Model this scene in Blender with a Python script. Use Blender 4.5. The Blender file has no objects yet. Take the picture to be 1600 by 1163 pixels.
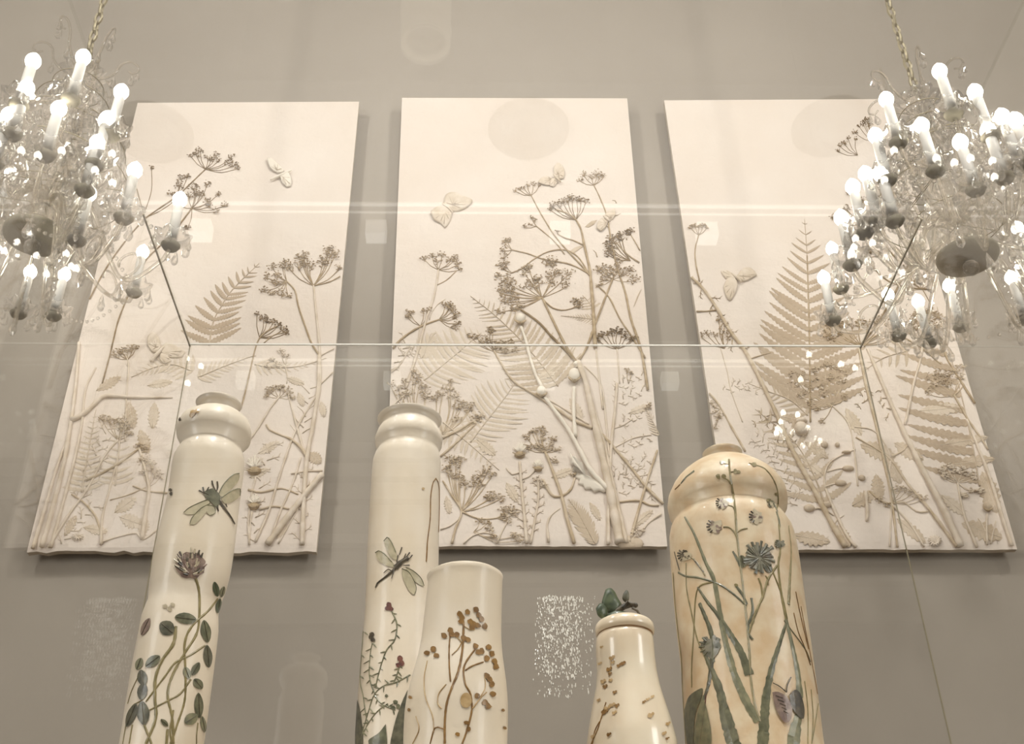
import bpy, math, random
from math import sin, cos, pi, radians, sqrt, atan2, hypot
from mathutils import Vector, Matrix
from mathutils.bvhtree import BVHTree

rnd = random.Random(7)
sc = bpy.context.scene
COL = sc.collection

# ------------------------------------------------------------------ camera
F = 1786.14
CAM = Vector((0, 0, 1.6))
ROT = (Matrix.Rotation(radians(-2.0876), 3, 'Z') @ Matrix.Rotation(radians(90 + 34.3466), 3, 'X')
       @ Matrix.Rotation(radians(-1.0430), 3, 'Z'))
cd = bpy.data.cameras.new('camera')
cd.sensor_width = 36.0
cd.sensor_fit = 'HORIZONTAL'
cd.lens = 36.0 * F / 1600
cd.clip_start = 0.02
cam = bpy.data.objects.new('camera', cd)
COL.objects.link(cam)
cam.matrix_world = Matrix.Translation(CAM) @ ROT.to_4x4()
sc.camera = cam

# ------------------------------------------------------------------ world, lights, exposure
w = bpy.data.worlds.new('world')
sc.world = w
w.use_nodes = True
w.node_tree.nodes['Background'].inputs[0].default_value = (1.0, 0.98, 0.97, 1)
w.node_tree.nodes['Background'].inputs[1].default_value = 0.3


def area(name, loc, target, size, energy, color=(1.0, 0.982, 0.985), sy=None, spread=180):
    l = bpy.data.lights.new(name, 'AREA')
    l.shape = 'RECTANGLE'
    l.size = size
    l.size_y = sy or size
    l.energy = energy
    l.color = color
    l.spread = radians(spread)
    o = bpy.data.objects.new(name, l)
    COL.objects.link(o)
    o.location = loc
    o.rotation_euler = (Vector(target) - Vector(loc)).to_track_quat('-Z', 'Y').to_euler()
    return o


area('spot_light', (-2.3, 0.0, 6.0), (-0.2, 3.0, 2.3), 0.2, 45)
area('spot_light', (2.3, 0.0, 6.0), (0.2, 3.0, 2.3), 0.2, 45)
area('spot_light', (0.1, 0.3, 6.05), (0.1, 3.0, 2.4), 0.3, 30)
area('overhead_fill_light', (0.0, -0.6, 6.1), (0.0, 2.4, 2.4), 2.6, 56, sy=1.4)  # added overhead fill, kept out of the glass reflection
area('vase_fill_light', (0.2, -0.5, 5.3), (0.08, 0.95, 2.0), 0.3, 7, spread=50)  # unseen fill added to brighten the vases
area('side_fill_light', (-3.7, -1.4, 3.2), (0.3, 2.2, 2.5), 1.3, 88, sy=1.8)  # pair of unseen fills added for the vases and lower panels
area('side_fill_light', (3.7, -1.4, 3.2), (-0.3, 2.2, 2.5), 1.3, 88, sy=1.8)
area('ceiling_fill_light', (0.0, -3.6, 5.0), (0.0, -3.6, 6.2), 4.5, 95, sy=2.0)  # floating fill added to brighten the rear ceiling for its reflection

sc.view_settings.view_transform = 'Standard'
sc.view_settings.look = 'None'
sc.view_settings.exposure = 0.02
sc.view_settings.gamma = 1.0
sc.view_settings.use_curve_mapping = False
sc.cycles.use_denoising = True
sc.cycles.max_bounces = 10
sc.cycles.transparent_max_bounces = 24
sc.cycles.transmission_bounces = 8
sc.cycles.glossy_bounces = 4
sc.cycles.diffuse_bounces = 3
sc.cycles.caustics_reflective = False
sc.cycles.caustics_refractive = False
sc.cycles.sample_clamp_indirect = 4.0

# ------------------------------------------------------------------ materials


def lin(r, g, b):
    f = lambda c: (c / 255 / 12.92) if c / 255 <= 0.04045 else ((c / 255 + 0.055) / 1.055) ** 2.4
    return (f(r), f(g), f(b), 1)


def mat(name, col, rough=0.7, col2=None, scale=8.0, bump=0.0, bscale=60.0, spec=0.4, coat=0.0,
        metal=0.0, bump2=0.0, bscale2=8.0, ramp=(0.35, 0.65)):
    m = bpy.data.materials.new(name)
    m.use_nodes = True
    nt = m.node_tree
    b = nt.nodes['Principled BSDF']
    b.inputs['Base Color'].default_value = col
    b.inputs['Roughness'].default_value = rough
    b.inputs['Metallic'].default_value = metal
    b.inputs['Specular IOR Level'].default_value = spec
    b.inputs['Coat Weight'].default_value = coat
    b.inputs['Coat Roughness'].default_value = 0.06
    tc = nt.nodes.new('ShaderNodeTexCoord')
    if col2:
        n = nt.nodes.new('ShaderNodeTexNoise')
        n.inputs['Scale'].default_value = scale
        n.inputs['Detail'].default_value = 5
        nt.links.new(tc.outputs['Object'], n.inputs['Vector'])
        mr = nt.nodes.new('ShaderNodeMapRange')
        mr.inputs[1].default_value, mr.inputs[2].default_value = ramp
        nt.links.new(n.outputs['Fac'], mr.inputs[0])
        mx = nt.nodes.new('ShaderNodeMix')
        mx.data_type = 'RGBA'
        mx.inputs[6].default_value = col
        mx.inputs[7].default_value = col2
        nt.links.new(mr.outputs[0], mx.inputs[0])
        nt.links.new(mx.outputs[2], b.inputs['Base Color'])
    prev = None
    for st, s in ((bump, bscale), (bump2, bscale2)):
        if st:
            n = nt.nodes.new('ShaderNodeTexNoise')
            n.inputs['Scale'].default_value = s
            n.inputs['Detail'].default_value = 6
            nt.links.new(tc.outputs['Object'], n.inputs['Vector'])
            bp = nt.nodes.new('ShaderNodeBump')
            bp.inputs['Strength'].default_value = st
            bp.inputs['Distance'].default_value = 0.01
            nt.links.new(n.outputs['Fac'], bp.inputs['Height'])
            if prev:
                nt.links.new(prev.outputs[0], bp.inputs['Normal'])
            nt.links.new(bp.outputs[0], b.inputs['Normal'])
            prev = bp
    return m


def emit(name, col, s):
    m = bpy.data.materials.new(name)
    m.use_nodes = True
    b = m.node_tree.nodes['Principled BSDF']
    b.inputs['Base Color'].default_value = col
    b.inputs['Emission Color'].default_value = col
    b.inputs['Emission Strength'].default_value = s
    return m


def pane_mat(name, base=0.045, tint=(0.975, 0.98, 0.97, 1)):
    m = bpy.data.materials.new(name)
    m.use_nodes = True
    nt = m.node_tree
    nt.nodes.clear()
    out = nt.nodes.new('ShaderNodeOutputMaterial')
    tr = nt.nodes.new('ShaderNodeBsdfTransparent')
    tr.inputs[0].default_value = tint
    gl = nt.nodes.new('ShaderNodeBsdfGlossy')
    gl.inputs['Roughness'].default_value = 0.0
    gl.inputs[0].default_value = (1, 1, 1, 1)
    lw = nt.nodes.new('ShaderNodeLayerWeight')
    lw.inputs[0].default_value = 0.5
    p = nt.nodes.new('ShaderNodeMath')
    p.operation = 'POWER'
    p.inputs[1].default_value = 5.0
    nt.links.new(lw.outputs['Facing'], p.inputs[0])
    a = nt.nodes.new('ShaderNodeMath')
    a.operation = 'MULTIPLY_ADD'
    a.inputs[1].default_value = 0.35
    a.inputs[2].default_value = base
    nt.links.new(p.outputs[0], a.inputs[0])
    mx = nt.nodes.new('ShaderNodeMixShader')
    nt.links.new(a.outputs[0], mx.inputs[0])
    nt.links.new(tr.outputs[0], mx.inputs[1])
    nt.links.new(gl.outputs[0], mx.inputs[2])
    nt.links.new(mx.outputs[0], out.inputs[0])
    return m


def crystal_mat(name, tint, clear=0.35):
    m = bpy.data.materials.new(name)
    m.use_nodes = True
    nt = m.node_tree
    nt.nodes.clear()
    out = nt.nodes.new('ShaderNodeOutputMaterial')
    g = nt.nodes.new('ShaderNodeBsdfGlass')
    g.inputs['Color'].default_value = tint
    g.inputs['Roughness'].default_value = 0.03
    g.inputs['IOR'].default_value = 1.5
    tr = nt.nodes.new('ShaderNodeBsdfTransparent')
    mx = nt.nodes.new('ShaderNodeMixShader')
    mx.inputs[0].default_value = clear
    nt.links.new(g.outputs[0], mx.inputs[1])
    nt.links.new(tr.outputs[0], mx.inputs[2])
    nt.links.new(mx.outputs[0], out.inputs[0])
    return m


M = {}
M['wall'] = mat('grey_wall_paint', lin(157, 147, 134), 0.8, lin(164, 154, 141), 1.2, bump=0.04, bscale=120)
M['wall_room'] = mat('room_wall_paint', lin(158, 151, 142), 0.85)
M['ceiling'] = mat('ceiling_paint', lin(218, 211, 201), 0.9)
M['floor'] = mat('floor_boards', lin(126, 110, 94), 0.5, lin(98, 84, 70), 3.0)
PL = lin(234, 221, 208)
M['plaster'] = mat('cast_plaster', PL, 0.85, lin(229, 214, 199), 3.0, bump=0.12, bscale=90, bump2=0.5, bscale2=13, spec=0.2)
M['plaster_edge'] = mat('plaster_edge', lin(226, 213, 196), 0.9, lin(196, 183, 164), 14.0, bump=0.5, bscale=60)
M['relief'] = mat('relief_plaster', lin(233, 218, 200), 0.8, lin(216, 198, 174), 30.0, bump=0.15, bscale=200, spec=0.25)
M['white'] = mat('white_plaster', lin(242, 231, 214), 0.75, bump=0.08, bscale=150)
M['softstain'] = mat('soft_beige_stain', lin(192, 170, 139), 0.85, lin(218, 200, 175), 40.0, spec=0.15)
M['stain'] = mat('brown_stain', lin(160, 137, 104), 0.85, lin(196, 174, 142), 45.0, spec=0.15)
M['darkstain'] = mat('dark_brown_stain', lin(128, 106, 74), 0.85, lin(164, 140, 106), 55.0, spec=0.15)
M['tan'] = mat('tan_stain', lin(213, 195, 172), 0.9, lin(194, 174, 149), 24.0, bump=0.2, bscale=150, spec=0.1)
M['fern'] = mat('fern_stain', lin(199, 179, 155), 0.9, lin(177, 156, 131), 18.0, bump=0.2, bscale=150, spec=0.1)
M['palefern'] = mat('pale_fern_stain', lin(227, 211, 191), 0.9, lin(209, 191, 167), 20.0, spec=0.1)
M['pane'] = pane_mat('case_glass')
M['glass_edge'] = mat('polished_glass_edge', lin(236, 230, 218), 0.5)
M['glass_edge_dark'] = mat('dark_glass_edge', lin(150, 138, 112), 0.25, spec=0.5)
M['plinth'] = mat('plinth_paint', lin(200, 192, 178), 0.5)
M['crystal'] = crystal_mat('cut_crystal', (1.0, 0.99, 0.97, 1), 0.55)
M['arm_glass'] = crystal_mat('smoky_glass', (0.88, 0.85, 0.78, 1), 0.6)
M['candle'] = mat('candle_sleeve', lin(252, 247, 238), 0.5)
M['bulb'] = emit('lit_bulb', (1.0, 0.95, 0.87, 1), 15.0)
M['dull'] = mat('dull_metal', lin(150, 142, 122), 0.7, spec=0.2)
M['rose'] = mat('moulded_plaster', lin(135, 128, 116), 0.9)
M['chain'] = mat('chain_metal', lin(160, 148, 120), 0.45, metal=0.4)
M['bead'] = mat('reflected_sparkle_white', lin(250, 244, 232), 0.12, spec=1.0, coat=1.0)  # white beads imitating reflected crystal glints
M['strip'] = emit('lit_track', (1.0, 0.95, 0.88, 1), 1.2)

CREAM, CREAM2 = lin(230, 217, 198), lin(220, 204, 180)
M['glaze'] = mat('cream_glaze', CREAM, 0.42, CREAM2, 14.0, bump=0.03, bscale=160, coat=0.15)
M['glaze_warm'] = mat('warm_speckled_glaze', lin(218, 200, 170), 0.42, lin(204, 176, 140), 60.0, bump=0.03, bscale=160, coat=0.12)
M['glaze_shiny'] = mat('shiny_cream_glaze', lin(230, 218, 196), 0.25, lin(220, 201, 174), 20.0, coat=0.5, bump=0.03, bscale=60)
for k, a, b in (('g1', (76, 77, 56), (114, 112, 86)), ('g2', (104, 104, 80), (138, 134, 104)),
                ('slate', (64, 64, 50), (104, 100, 80)), ('stemp', (118, 106, 66), (148, 134, 92)),
                ('brown', (112, 78, 30), (150, 112, 56)), ('lbrown', (168, 136, 88), (196, 168, 124)),
                ('ink', (52, 46, 36), (90, 78, 58)), ('mauve', (106, 84, 76), (150, 128, 112)),
                ('blue', (100, 97, 84), (136, 131, 112)), ('wing', (168, 158, 130), (190, 178, 148)),
                ('maroon', (84, 46, 44), (124, 78, 64)), ('palefl', (168, 154, 128), (196, 182, 154)),
                ('dgreen', (48, 60, 40), (84, 94, 66)), ('ghost', (206, 193, 164), (198, 184, 154)),
                ('seam', (112, 78, 40), (150, 112, 70))):
    M[k] = mat('paint_' + k, lin(*a), 0.45, lin(*b), 160.0, coat=0.2)

# ------------------------------------------------------------------ geometry helpers


def ray(px, py):
    return (ROT @ Vector(((px - 800) / F, -(py - 581.5) / F, -1.0)))


def at(px, py, Y):
    d = ray(px, py)
    return CAM + d * (Y / d.y)


def atz(px, py, z):
    d = ray(px, py)
    return CAM + d * ((z - CAM.z) / d.z)


class MB:
    def __init__(s):
        s.v, s.f = [], []

    def add(s, vs, fs):
        o = len(s.v)
        s.v += [Vector(p) for p in vs]
        s.f += [tuple(i + o for i in f) for f in fs]

    def box(s, a, b):
        x0, y0, z0 = a
        x1, y1, z1 = b
        s.add([(x0, y0, z0), (x1, y0, z0), (x1, y1, z0), (x0, y1, z0), (x0, y0, z1), (x1, y0, z1), (x1, y1, z1), (x0, y1, z1)],
              [(0, 3, 2, 1), (4, 5, 6, 7), (0, 1, 5, 4), (1, 2, 6, 5), (2, 3, 7, 6), (3, 0, 4, 7)])

    def tube(s, pts, rad, n=6):
        pts = [Vector(p) for p in pts]
        k = len(pts)
        if k < 2:
            return
        vs = []
        up = None
        for i, p in enumerate(pts):
            t = (pts[min(i + 1, k - 1)] - pts[max(i - 1, 0)])
            t = t.normalized() if t.length > 1e-9 else Vector((0, 0, 1))
            if up is None:
                up = t.orthogonal().normalized()
            a = (up - t * up.dot(t))
            a = a.normalized() if a.length > 1e-6 else t.orthogonal().normalized()
            up = a
            b = t.cross(a)
            r = rad[i] if hasattr(rad, '__len__') else rad
            for j in range(n):
                th = 2 * pi * j / n
                vs.append(p + a * (r * cos(th)) + b * (r * sin(th)))
        fs = []
        for i in range(k - 1):
            for j in range(n):
                fs.append((i * n + j, i * n + (j + 1) % n, (i + 1) * n + (j + 1) % n, (i + 1) * n + j))
        fs.append(tuple(range(n))[::-1])
        fs.append(tuple((k - 1) * n + j for j in range(n)))
        s.add(vs, fs)

    def ball(s, c, r, nu=6, nv=4):
        c = Vector(c)
        if not hasattr(r, '__len__'):
            r = (r, r, r)
        vs = [c + Vector((0, 0, r[2]))]
        for i in range(1, nv):
            ph = pi * i / nv
            for j in range(nu):
                th = 2 * pi * j / nu
                vs.append(c + Vector((r[0] * sin(ph) * cos(th), r[1] * sin(ph) * sin(th), r[2] * cos(ph))))
        vs.append(c - Vector((0, 0, r[2])))
        fs = [(0, 1 + j, 1 + (j + 1) % nu) for j in range(nu)]
        for i in range(nv - 2):
            for j in range(nu):
                a = 1 + i * nu
                fs.append((a + j, a + nu + j, a + nu + (j + 1) % nu, a + (j + 1) % nu))
        L = len(vs) - 1
        a = 1 + (nv - 2) * nu
        fs += [(L, a + (j + 1) % nu, a + j) for j in range(nu)]
        s.add(vs, fs)

    def lathe(s, rings, n=48, closed=False):
        """rings: (centre, radius) or (centre, radius, wobble)"""
        vs, fs = [], []
        for c, r in rings:
            for j in range(n):
                th = 2 * pi * j / n
                vs.append(Vector(c) + Vector((r * cos(th), r * sin(th), 0)))
        for i in range(len(rings) - 1):
            for j in range(n):
                fs.append((i * n + j, (i + 1) * n + j, (i + 1) * n + (j + 1) % n, i * n + (j + 1) % n))
        if closed:
            fs.append(tuple(range(n)))
            fs.append(tuple((len(rings) - 1) * n + j for j in range(n))[::-1])
        s.add(vs, fs)

    def build(s, name, m, parent=None, smooth=True, kind=None, label=None):
        base = Vector((0, 0, 0))
        p = parent
        if p is not None:
            base = Vector(p['_base'])
        me = bpy.data.meshes.new(name)
        me.from_pydata([v - base for v in s.v], [], s.f)
        me.materials.append(M[m] if isinstance(m, str) else m)
        if smooth:
            me.polygons.foreach_set('use_smooth', [True] * len(me.polygons))
        me.update()
        o = bpy.data.objects.new(name, me)
        COL.objects.link(o)
        if p is not None:
            o.parent = p
            o['_base'] = list(base)
        if kind:
            o['kind'] = kind
        if label:
            o['label'] = label
        return o


def smooth_poly(pts, step=5.0):
    """Catmull-Rom through 2-D/3-D points (pixel pairs), resampled"""
    P = [Vector(p) for p in pts]
    if len(P) < 3:
        n = max(2, int((P[-1] - P[0]).length / step) + 1)
        return [P[0].lerp(P[-1], i / (n - 1)) for i in range(n)]
    out = []
    Q = [P[0] * 2 - P[1]] + P + [P[-1] * 2 - P[-2]]
    for i in range(1, len(Q) - 2):
        a, b, c, d = Q[i - 1], Q[i], Q[i + 1], Q[i + 2]
        n = max(1, int((c - b).length / step))
        for k in range(n):
            t = k / n
            out.append(0.5 * ((2 * b) + (c - a) * t + (2 * a - 5 * b + 4 * c - d) * t * t + (3 * b - a - 3 * c + d) * t ** 3))
    out.append(P[-1])
    return out


def thing(name, label, cat, loc, group=None):
    o = bpy.data.objects.new(name, None)
    COL.objects.link(o)
    o.location = loc
    o.empty_display_size = 0.05
    o['_base'] = list(loc)
    o['label'] = label
    o['category'] = cat
    if group:
        o['group'] = group
    return o


def tag(o, label, cat, group=None, kind=None):
    o['label'] = label
    o['category'] = cat
    if group:
        o['group'] = group
    if kind:
        o['kind'] = kind
    return o


def struct(name, a, b, m):
    mb = MB()
    mb.box(a, b)
    return mb.build(name, m, smooth=False, kind='structure')


# ------------------------------------------------------------------ room
YW = 3.058
CZ = 6.2
struct('wall_north', (-4, YW, 0), (4, YW + .15, CZ), 'wall')
struct('wall_south', (-4, -7.15, 0), (4, -7, CZ), 'wall_room')
struct('wall_west', (-4.15, -7.15, 0), (-4, YW + .15, CZ), 'wall_room')
struct('wall_east', (4, -7.15, 0), (4.15, YW + .15, CZ), 'wall_room')
struct('ceiling', (-4.15, -7.15, CZ), (4.15, YW + .15, CZ + .15), 'ceiling')
struct('floor', (-4.15, -7.15, -.1), (4.15, YW + .15, 0), 'floor')
# cornice at the head of the far (south) wall: stepped moulding, seen mirrored in the case glass
mb = MB()
for d, z0, z1 in ((0.30, 6.06, 6.2), (0.22, 5.94, 6.06), (0.12, 5.80, 5.94), (0.06, 5.45, 5.50)):
    mb.box((-4, -7, z0), (4, -7 + d, z1))
mb.build('trim_1', 'ceiling', smooth=False, kind='structure')
mb = MB()
mb.box((-4, -7, 5.50), (4, -6.985, 5.80))
mb.build('trim_2', 'ceiling', smooth=False, kind='structure')

# ------------------------------------------------------------------ relief panels
YP = 3.0
PX = 0.00182   # metres per photo pixel on the panel plane


QUAD = {}


def make_panel(label, quad, rag=.0015):
    (x0, z0), (x1, z1), (x2, z2), (x3, z3) = quad      # TL TR BR BL
    base = ((x3 + x2) / 2, YP, min(z2, z3))
    t = thing('relief_panel', label, 'wall panel', base, 'cast plaster botanical panels hung on the grey wall')
    QUAD[t.name] = quad
    n = 60
    mb = MB()
    vs, fs = [], []
    r = random.Random(int(x0 * 1000))
    # front face as a grid so that the lower edge can be ragged and the face faintly uneven
    for j in range(n + 1):
        v = j / n
        for i in range(n // 2 + 1):
            u = i / (n // 2)
            xa, xb = x0 + (x3 - x0) * v, x1 + (x2 - x1) * v
            za, zb = z0 + (z3 - z0) * v, z1 + (z2 - z1) * v
            x, z = xa + (xb - xa) * u, za + (zb - za) * u
            y = YP + (0 if 0 < i < n // 2 and 0 < j < n else .0025)
            if j == n:
                z += r.uniform(-rag, rag * .6)
                y += r.uniform(0, .003)
            elif 0 < i < n // 2 and j > 0:
                y += r.uniform(-.0006, .0006) * (1 + 1.2 * v)
            vs.append((x, y, z))
    m = n // 2 + 1
    for j in range(n):
        for i in range(m - 1):
            a = j * m + i
            fs.append((a, a + m, a + m + 1, a + 1))
    mb.add(vs, fs)
    mb.build('cast_face', 'plaster', t)
    # rim + back
    rim = [k for k in range(m)] + [j * m + m - 1 for j in range(1, n + 1)] + [n * m + i for i in range(m - 2, -1, -1)] + [j * m for j in range(n - 1, 0, -1)]
    e = MB()
    L = len(rim)
    ev = [Vector(vs[k]) for k in rim]
    e.add(ev + [Vector((p.x, YP + .024, p.z)) for p in ev],
          [(k, (k + 1) % L, L + (k + 1) % L, L + k) for k in range(L)] + [tuple(range(L, 2 * L))])
    e.build('slab_edge', 'plaster_edge', t, smooth=False)
    for zz in (z3 + .35, z0 - .3):
        c = MB()
        c.box((min(x0, x3) + .12, YP + .023, zz), (max(x1, x2) - .12, YW, zz + .06))
        c.build('hanging_batten', 'plinth', t, smooth=False)
    return t


def on(t, v, m=.004):
    (x0, z0), (x1, z1), (x2, z2), (x3, z3) = QUAD[t.name]
    f = (v.z - z3) / (z0 - z3)
    return x3 + (x0 - x3) * f + m < v.x < x2 + (x1 - x2) * f - m and z3 - .001 < v.z < z0


def pp(x, y, lift=0.0):
    v = at(x, y, YP)
    v.y -= lift
    return v


def S(t, pts, w0, w1=None, m='relief', name='stem', lift=0.6, wob=0.0):
    """embossed plant stem traced on the panel, widths in photo pixels"""
    w1 = w0 if w1 is None else w1
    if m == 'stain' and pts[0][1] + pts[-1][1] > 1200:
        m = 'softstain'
    P = smooth_poly(pts, 6)
    P = [p for p in P if on(t, pp(p[0], p[1]), .001)]
    if len(P) < 2:
        return None
    k = len(P)
    r3, q = [], []
    for i, p in enumerate(P):
        r = (w0 + (w1 - w0) * i / (k - 1)) * PX / 2 * (1 + rnd.uniform(-.14, .14))
        r = max(r, .0011)
        q.append(pp(p[0] + rnd.uniform(-wob, wob), p[1] + rnd.uniform(-wob, wob), r * lift + .0002))
        r3.append(r)
    mb = MB()
    mb.tube(q, r3, 8 if w0 > 5 else 6)
    # nodes on thicker stems
    return mb.build(name, m, t)


def florets(mb, x, y, r, n=None, size=1.5, t=None):
    r *= 1.15
    size *= 1.15
    n = n or max(7, int(r * 2.6))
    for _ in range(n):
        a, d = rnd.uniform(0, 2 * pi), sqrt(rnd.random()) * r
        c = pp(x + cos(a) * d * 1.2, y + sin(a) * d * .85, rnd.uniform(.002, .009))
        if t is not None and not on(t, c):
            continue
        s = size * PX * rnd.uniform(.55, 1.1)
        mb.ball(c, (s * rnd.uniform(.8, 1.7), s * .8, s * rnd.uniform(.55, .9)), 5, 3)


def U(t, node, cl, m='stain', r=6, w=1.6, bend=.12, size=1.5, name='flower_umbel', mr=None):
    """umbel: rays fanning from the node to each floret cluster"""
    rays = MB()
    fl = MB()
    w *= .62
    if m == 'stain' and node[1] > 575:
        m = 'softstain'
    for c in cl:
        cx, cy = c[0], c[1]
        cr = c[2] if len(c) > 2 else r
        dx, dy = cx - node[0], cy - node[1]
        mid = (node[0] + dx * .5 - dy * bend * (1 if dx > 0 else -1) * .6, node[1] + dy * .5 + abs(dx) * bend)
        P = smooth_poly([node, mid, (cx, cy + cr * .3)], 8)
        rays.tube([pp(p[0], p[1], .0012) for p in P], w * PX / 2 + .0002, 5)
        for k in range(4):
            a = rnd.uniform(pi, 2 * pi) if dy < 0 else rnd.uniform(0, 2 * pi)
            rays.tube([pp(cx, cy + cr * .4, .0012), pp(cx + cos(a) * cr * .8, cy + sin(a) * cr * .7, .003)], .0009, 4)
        florets(fl, cx, cy, cr, size=size, t=t)
    o = rays.build(name, mr or m, t)
    fl.build('floret_cluster', m, o, kind='stuff')
    return o


def pinna_mesh(name, lobes=9, wid=.13, curve=.10, depth=.38):
    vs, fs = [], []
    k = lobes * 3
    for i in range(k + 1):
        u = i / k
        wd = wid * (sin(pi * min(1, u * .93 + .07)) ** .55) * (1 - .45 * u)
        ph = (i % 3)
        f = (1 - depth, 1.0, .86)[ph]
        cy = curve * u * u
        vs += [(u, cy - wd * f, 0.0), (u, cy, 1.0 - .5 * u), (u, cy + wd * f, 0.0)]
    for i in range(k):
        a = i * 3
        fs += [(a, a + 3, a + 4, a + 1), (a + 1, a + 4, a + 5, a + 2)]
    me = bpy.data.meshes.new(name)
    me.from_pydata(vs, [], fs)
    return me


def FERN(t, rach, n, lmax, ang=38, prof=None, m='fern', w=2.2, sides=(1, -1), lobes=9, wid=.16, thick=.0032, name='fern_frond', curve=.10):
    """fern frond: rachis traced base -> tip, every leaflet its own mesh"""
    P = smooth_poly(rach, 4)
    W = [pp(p[0], p[1]) for p in P]
    k = len(W)
    mb = MB()
    mb.tube([p + Vector((0, -.0014, 0)) for p in W], [(w * (1 - .7 * i / k)) * PX / 2 + .0004 for i in range(k)], 6)
    o = mb.build(name, m if m == 'palefern' else 'tan', t)
    base = Vector(t['_base'])
    me = pinna_mesh('leaflet', lobes, wid, curve)
    me.materials.append(M[m])
    me.polygons.foreach_set('use_smooth', [True] * len(me.polygons))
    prof = prof or (lambda u: (1 - u) ** .8)
    for i in range(n):
        u = (i + .5) / n
        idx = min(k - 2, int(u * (k - 1)))
        p = W[idx]
        T = (W[min(k - 1, idx + 3)] - W[max(0, idx - 3)]).normalized()
        N = Vector((T.z, 0, -T.x))
        for sd in sides:
            L = lmax * PX * prof(u) * rnd.uniform(.92, 1.06)
            if L < 4 * PX:
                continue
            a = radians(ang + rnd.uniform(-4, 4) + 12 * u)
            D = (N * sd * cos(a) + T * sin(a)).normalized()
            B = Vector((-D.z, 0, D.x))
            if B.dot(T) < 0:
                B = -B
            if not on(t, p + D * L):
                continue
            ob = bpy.data.objects.new('leaflet', me)
            COL.objects.link(ob)
            ob.parent = o
            q = p - base
            z = Vector((0, -1, 0)) * thick
            X, Yv = D * L, B * L
            ob.matrix_local = Matrix(((X.x, Yv.x, z.x, q.x), (X.y, Yv.y, z.y, q.y - rnd.uniform(.0003, .0012)), (X.z, Yv.z, z.z, q.z), (0, 0, 0, 1)))
    return o


def dome(mb, poly, h, lift=0.0, tilt=(0, 0), rim=.35):
    """domed relief shape with a traced outline (photo pixels)"""
    P = smooth_poly(list(poly) + [poly[0]], 5)[:-1]
    cx = sum(p[0] for p in P) / len(P)
    cy = sum(p[1] for p in P) / len(P)
    n = len(P)
    vs = []
    for sc_, hh in ((1.0, 0.0), (1.0, rim), (.82, .8), (.5, 1.0)):
        for p in P:
            dx, dy = (p[0] - cx) * sc_, (p[1] - cy) * sc_
            tl = (dx * tilt[0] + dy * tilt[1]) * PX
            vs.append(pp(cx + dx, cy + dy, (lift + h * hh + tl) if hh > 0 else max(0.0, lift + tl - .001) if lift else 0.0))
    vs.append(pp(cx, cy, lift + h * 1.02))
    fs = []
    for r_ in range(3):
        for i in range(n):
            fs.append((r_ * n + i, r_ * n + (i + 1) % n, (r_ + 1) * n + (i + 1) % n, (r_ + 1) * n + i))
    fs += [(3 * n + i, 3 * n + (i + 1) % n, 4 * n) for i in range(n)]
    mb.add(vs, fs)


def LEAF(t, poly, h=.002, m='tan', name='leaf'):
    mb = MB()
    dome(mb, poly, h, rim=.6)
    return mb.build(name, m, t)


def SERR(t, cx, cy, L, W, ang, m='palefern', h=.0016, teeth=7, name='leaf'):
    """toothed leaf impression"""
    pts = []
    a = radians(ang)
    for s in (1, -1):
        rng = range(teeth * 2 + 1) if s == 1 else range(teeth * 2 - 1, 0, -1)
        for i in rng:
            u = i / (teeth * 2)
            wv = W * sin(pi * u) ** .7 * (1.0 if i % 2 else .68) / 2
            x, y = (u - .5) * L, s * wv
            pts.append((cx + x * cos(a) - y * sin(a), cy + x * sin(a) + y * cos(a)))
    mb = MB()
    n = len(pts)
    vs = [pp(p[0], p[1], 0) for p in pts] + [pp(cx + (p[0] - cx) * .9, cy + (p[1] - cy) * .9, h) for p in pts] + [pp(cx, cy, h * 1.4)]
    mb.add(vs, [(i, (i + 1) % n, n + (i + 1) % n, n + i) for i in range(n)] + [(n + i, n + (i + 1) % n, 2 * n) for i in range(n)])
    o = mb.build(name, m, t, smooth=False)
    v = MB()
    v.tube([pp(cx + x * L * cos(a), cy + x * L * sin(a), h * 1.4) for x in (-.5, -.25, 0, .25, .45)], .0009, 4)
    for q in (-.3, -.1, .1, .3):
        for s in (1, -1):
            bx, by = q * L, 0
            ex, ey = (q + .12) * L, s * W * .33
            v.tube([pp(cx + bx * cos(a) - by * sin(a), cy + bx * sin(a) + by * cos(a), h * 1.3),
                    pp(cx + ex * cos(a) - ey * sin(a), cy + ex * sin(a) + ey * cos(a), h)], .0006, 4)
    v.build('leaf_vein', 'relief', o)
    return o


def MOTH(t, wings, body, m='relief', h=.009, name='butterfly', bw=5, lift=.004):
    mb = MB()
    P = smooth_poly(body, 3)
    k = len(P)
    mb.tube([pp(p[0], p[1], .009) for p in P], [bw * PX / 2 * (sin(pi * (i + .7) / (k + .6)) ** .6) for i in range(k)], 8)
    o = mb.build(name, m, t)
    for wv in wings:
        mb = MB()
        dome(mb, wv, h * .6, lift=lift, tilt=(rnd.uniform(-.12, .12), rnd.uniform(-.15, .05)), rim=.6)
        wo = mb.build('wing', m, o)
        n_ = len(wv)
        wx, wy = sum(q[0] for q in wv) / n_, sum(q[1] for q in wv) / n_
        bx, by = body[len(body) // 2]
        vb = MB()
        for q in wv:
            vb.tube([pp(wx + (bx - wx) * .5, wy + (by - wy) * .5, lift + h * .55), pp(wx + (q[0] - wx) * .75, wy + (q[1] - wy) * .75, lift + h * .56)], .0009, 4)
        vb.build('wing_vein', 'tan', wo)
    return o


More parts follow.
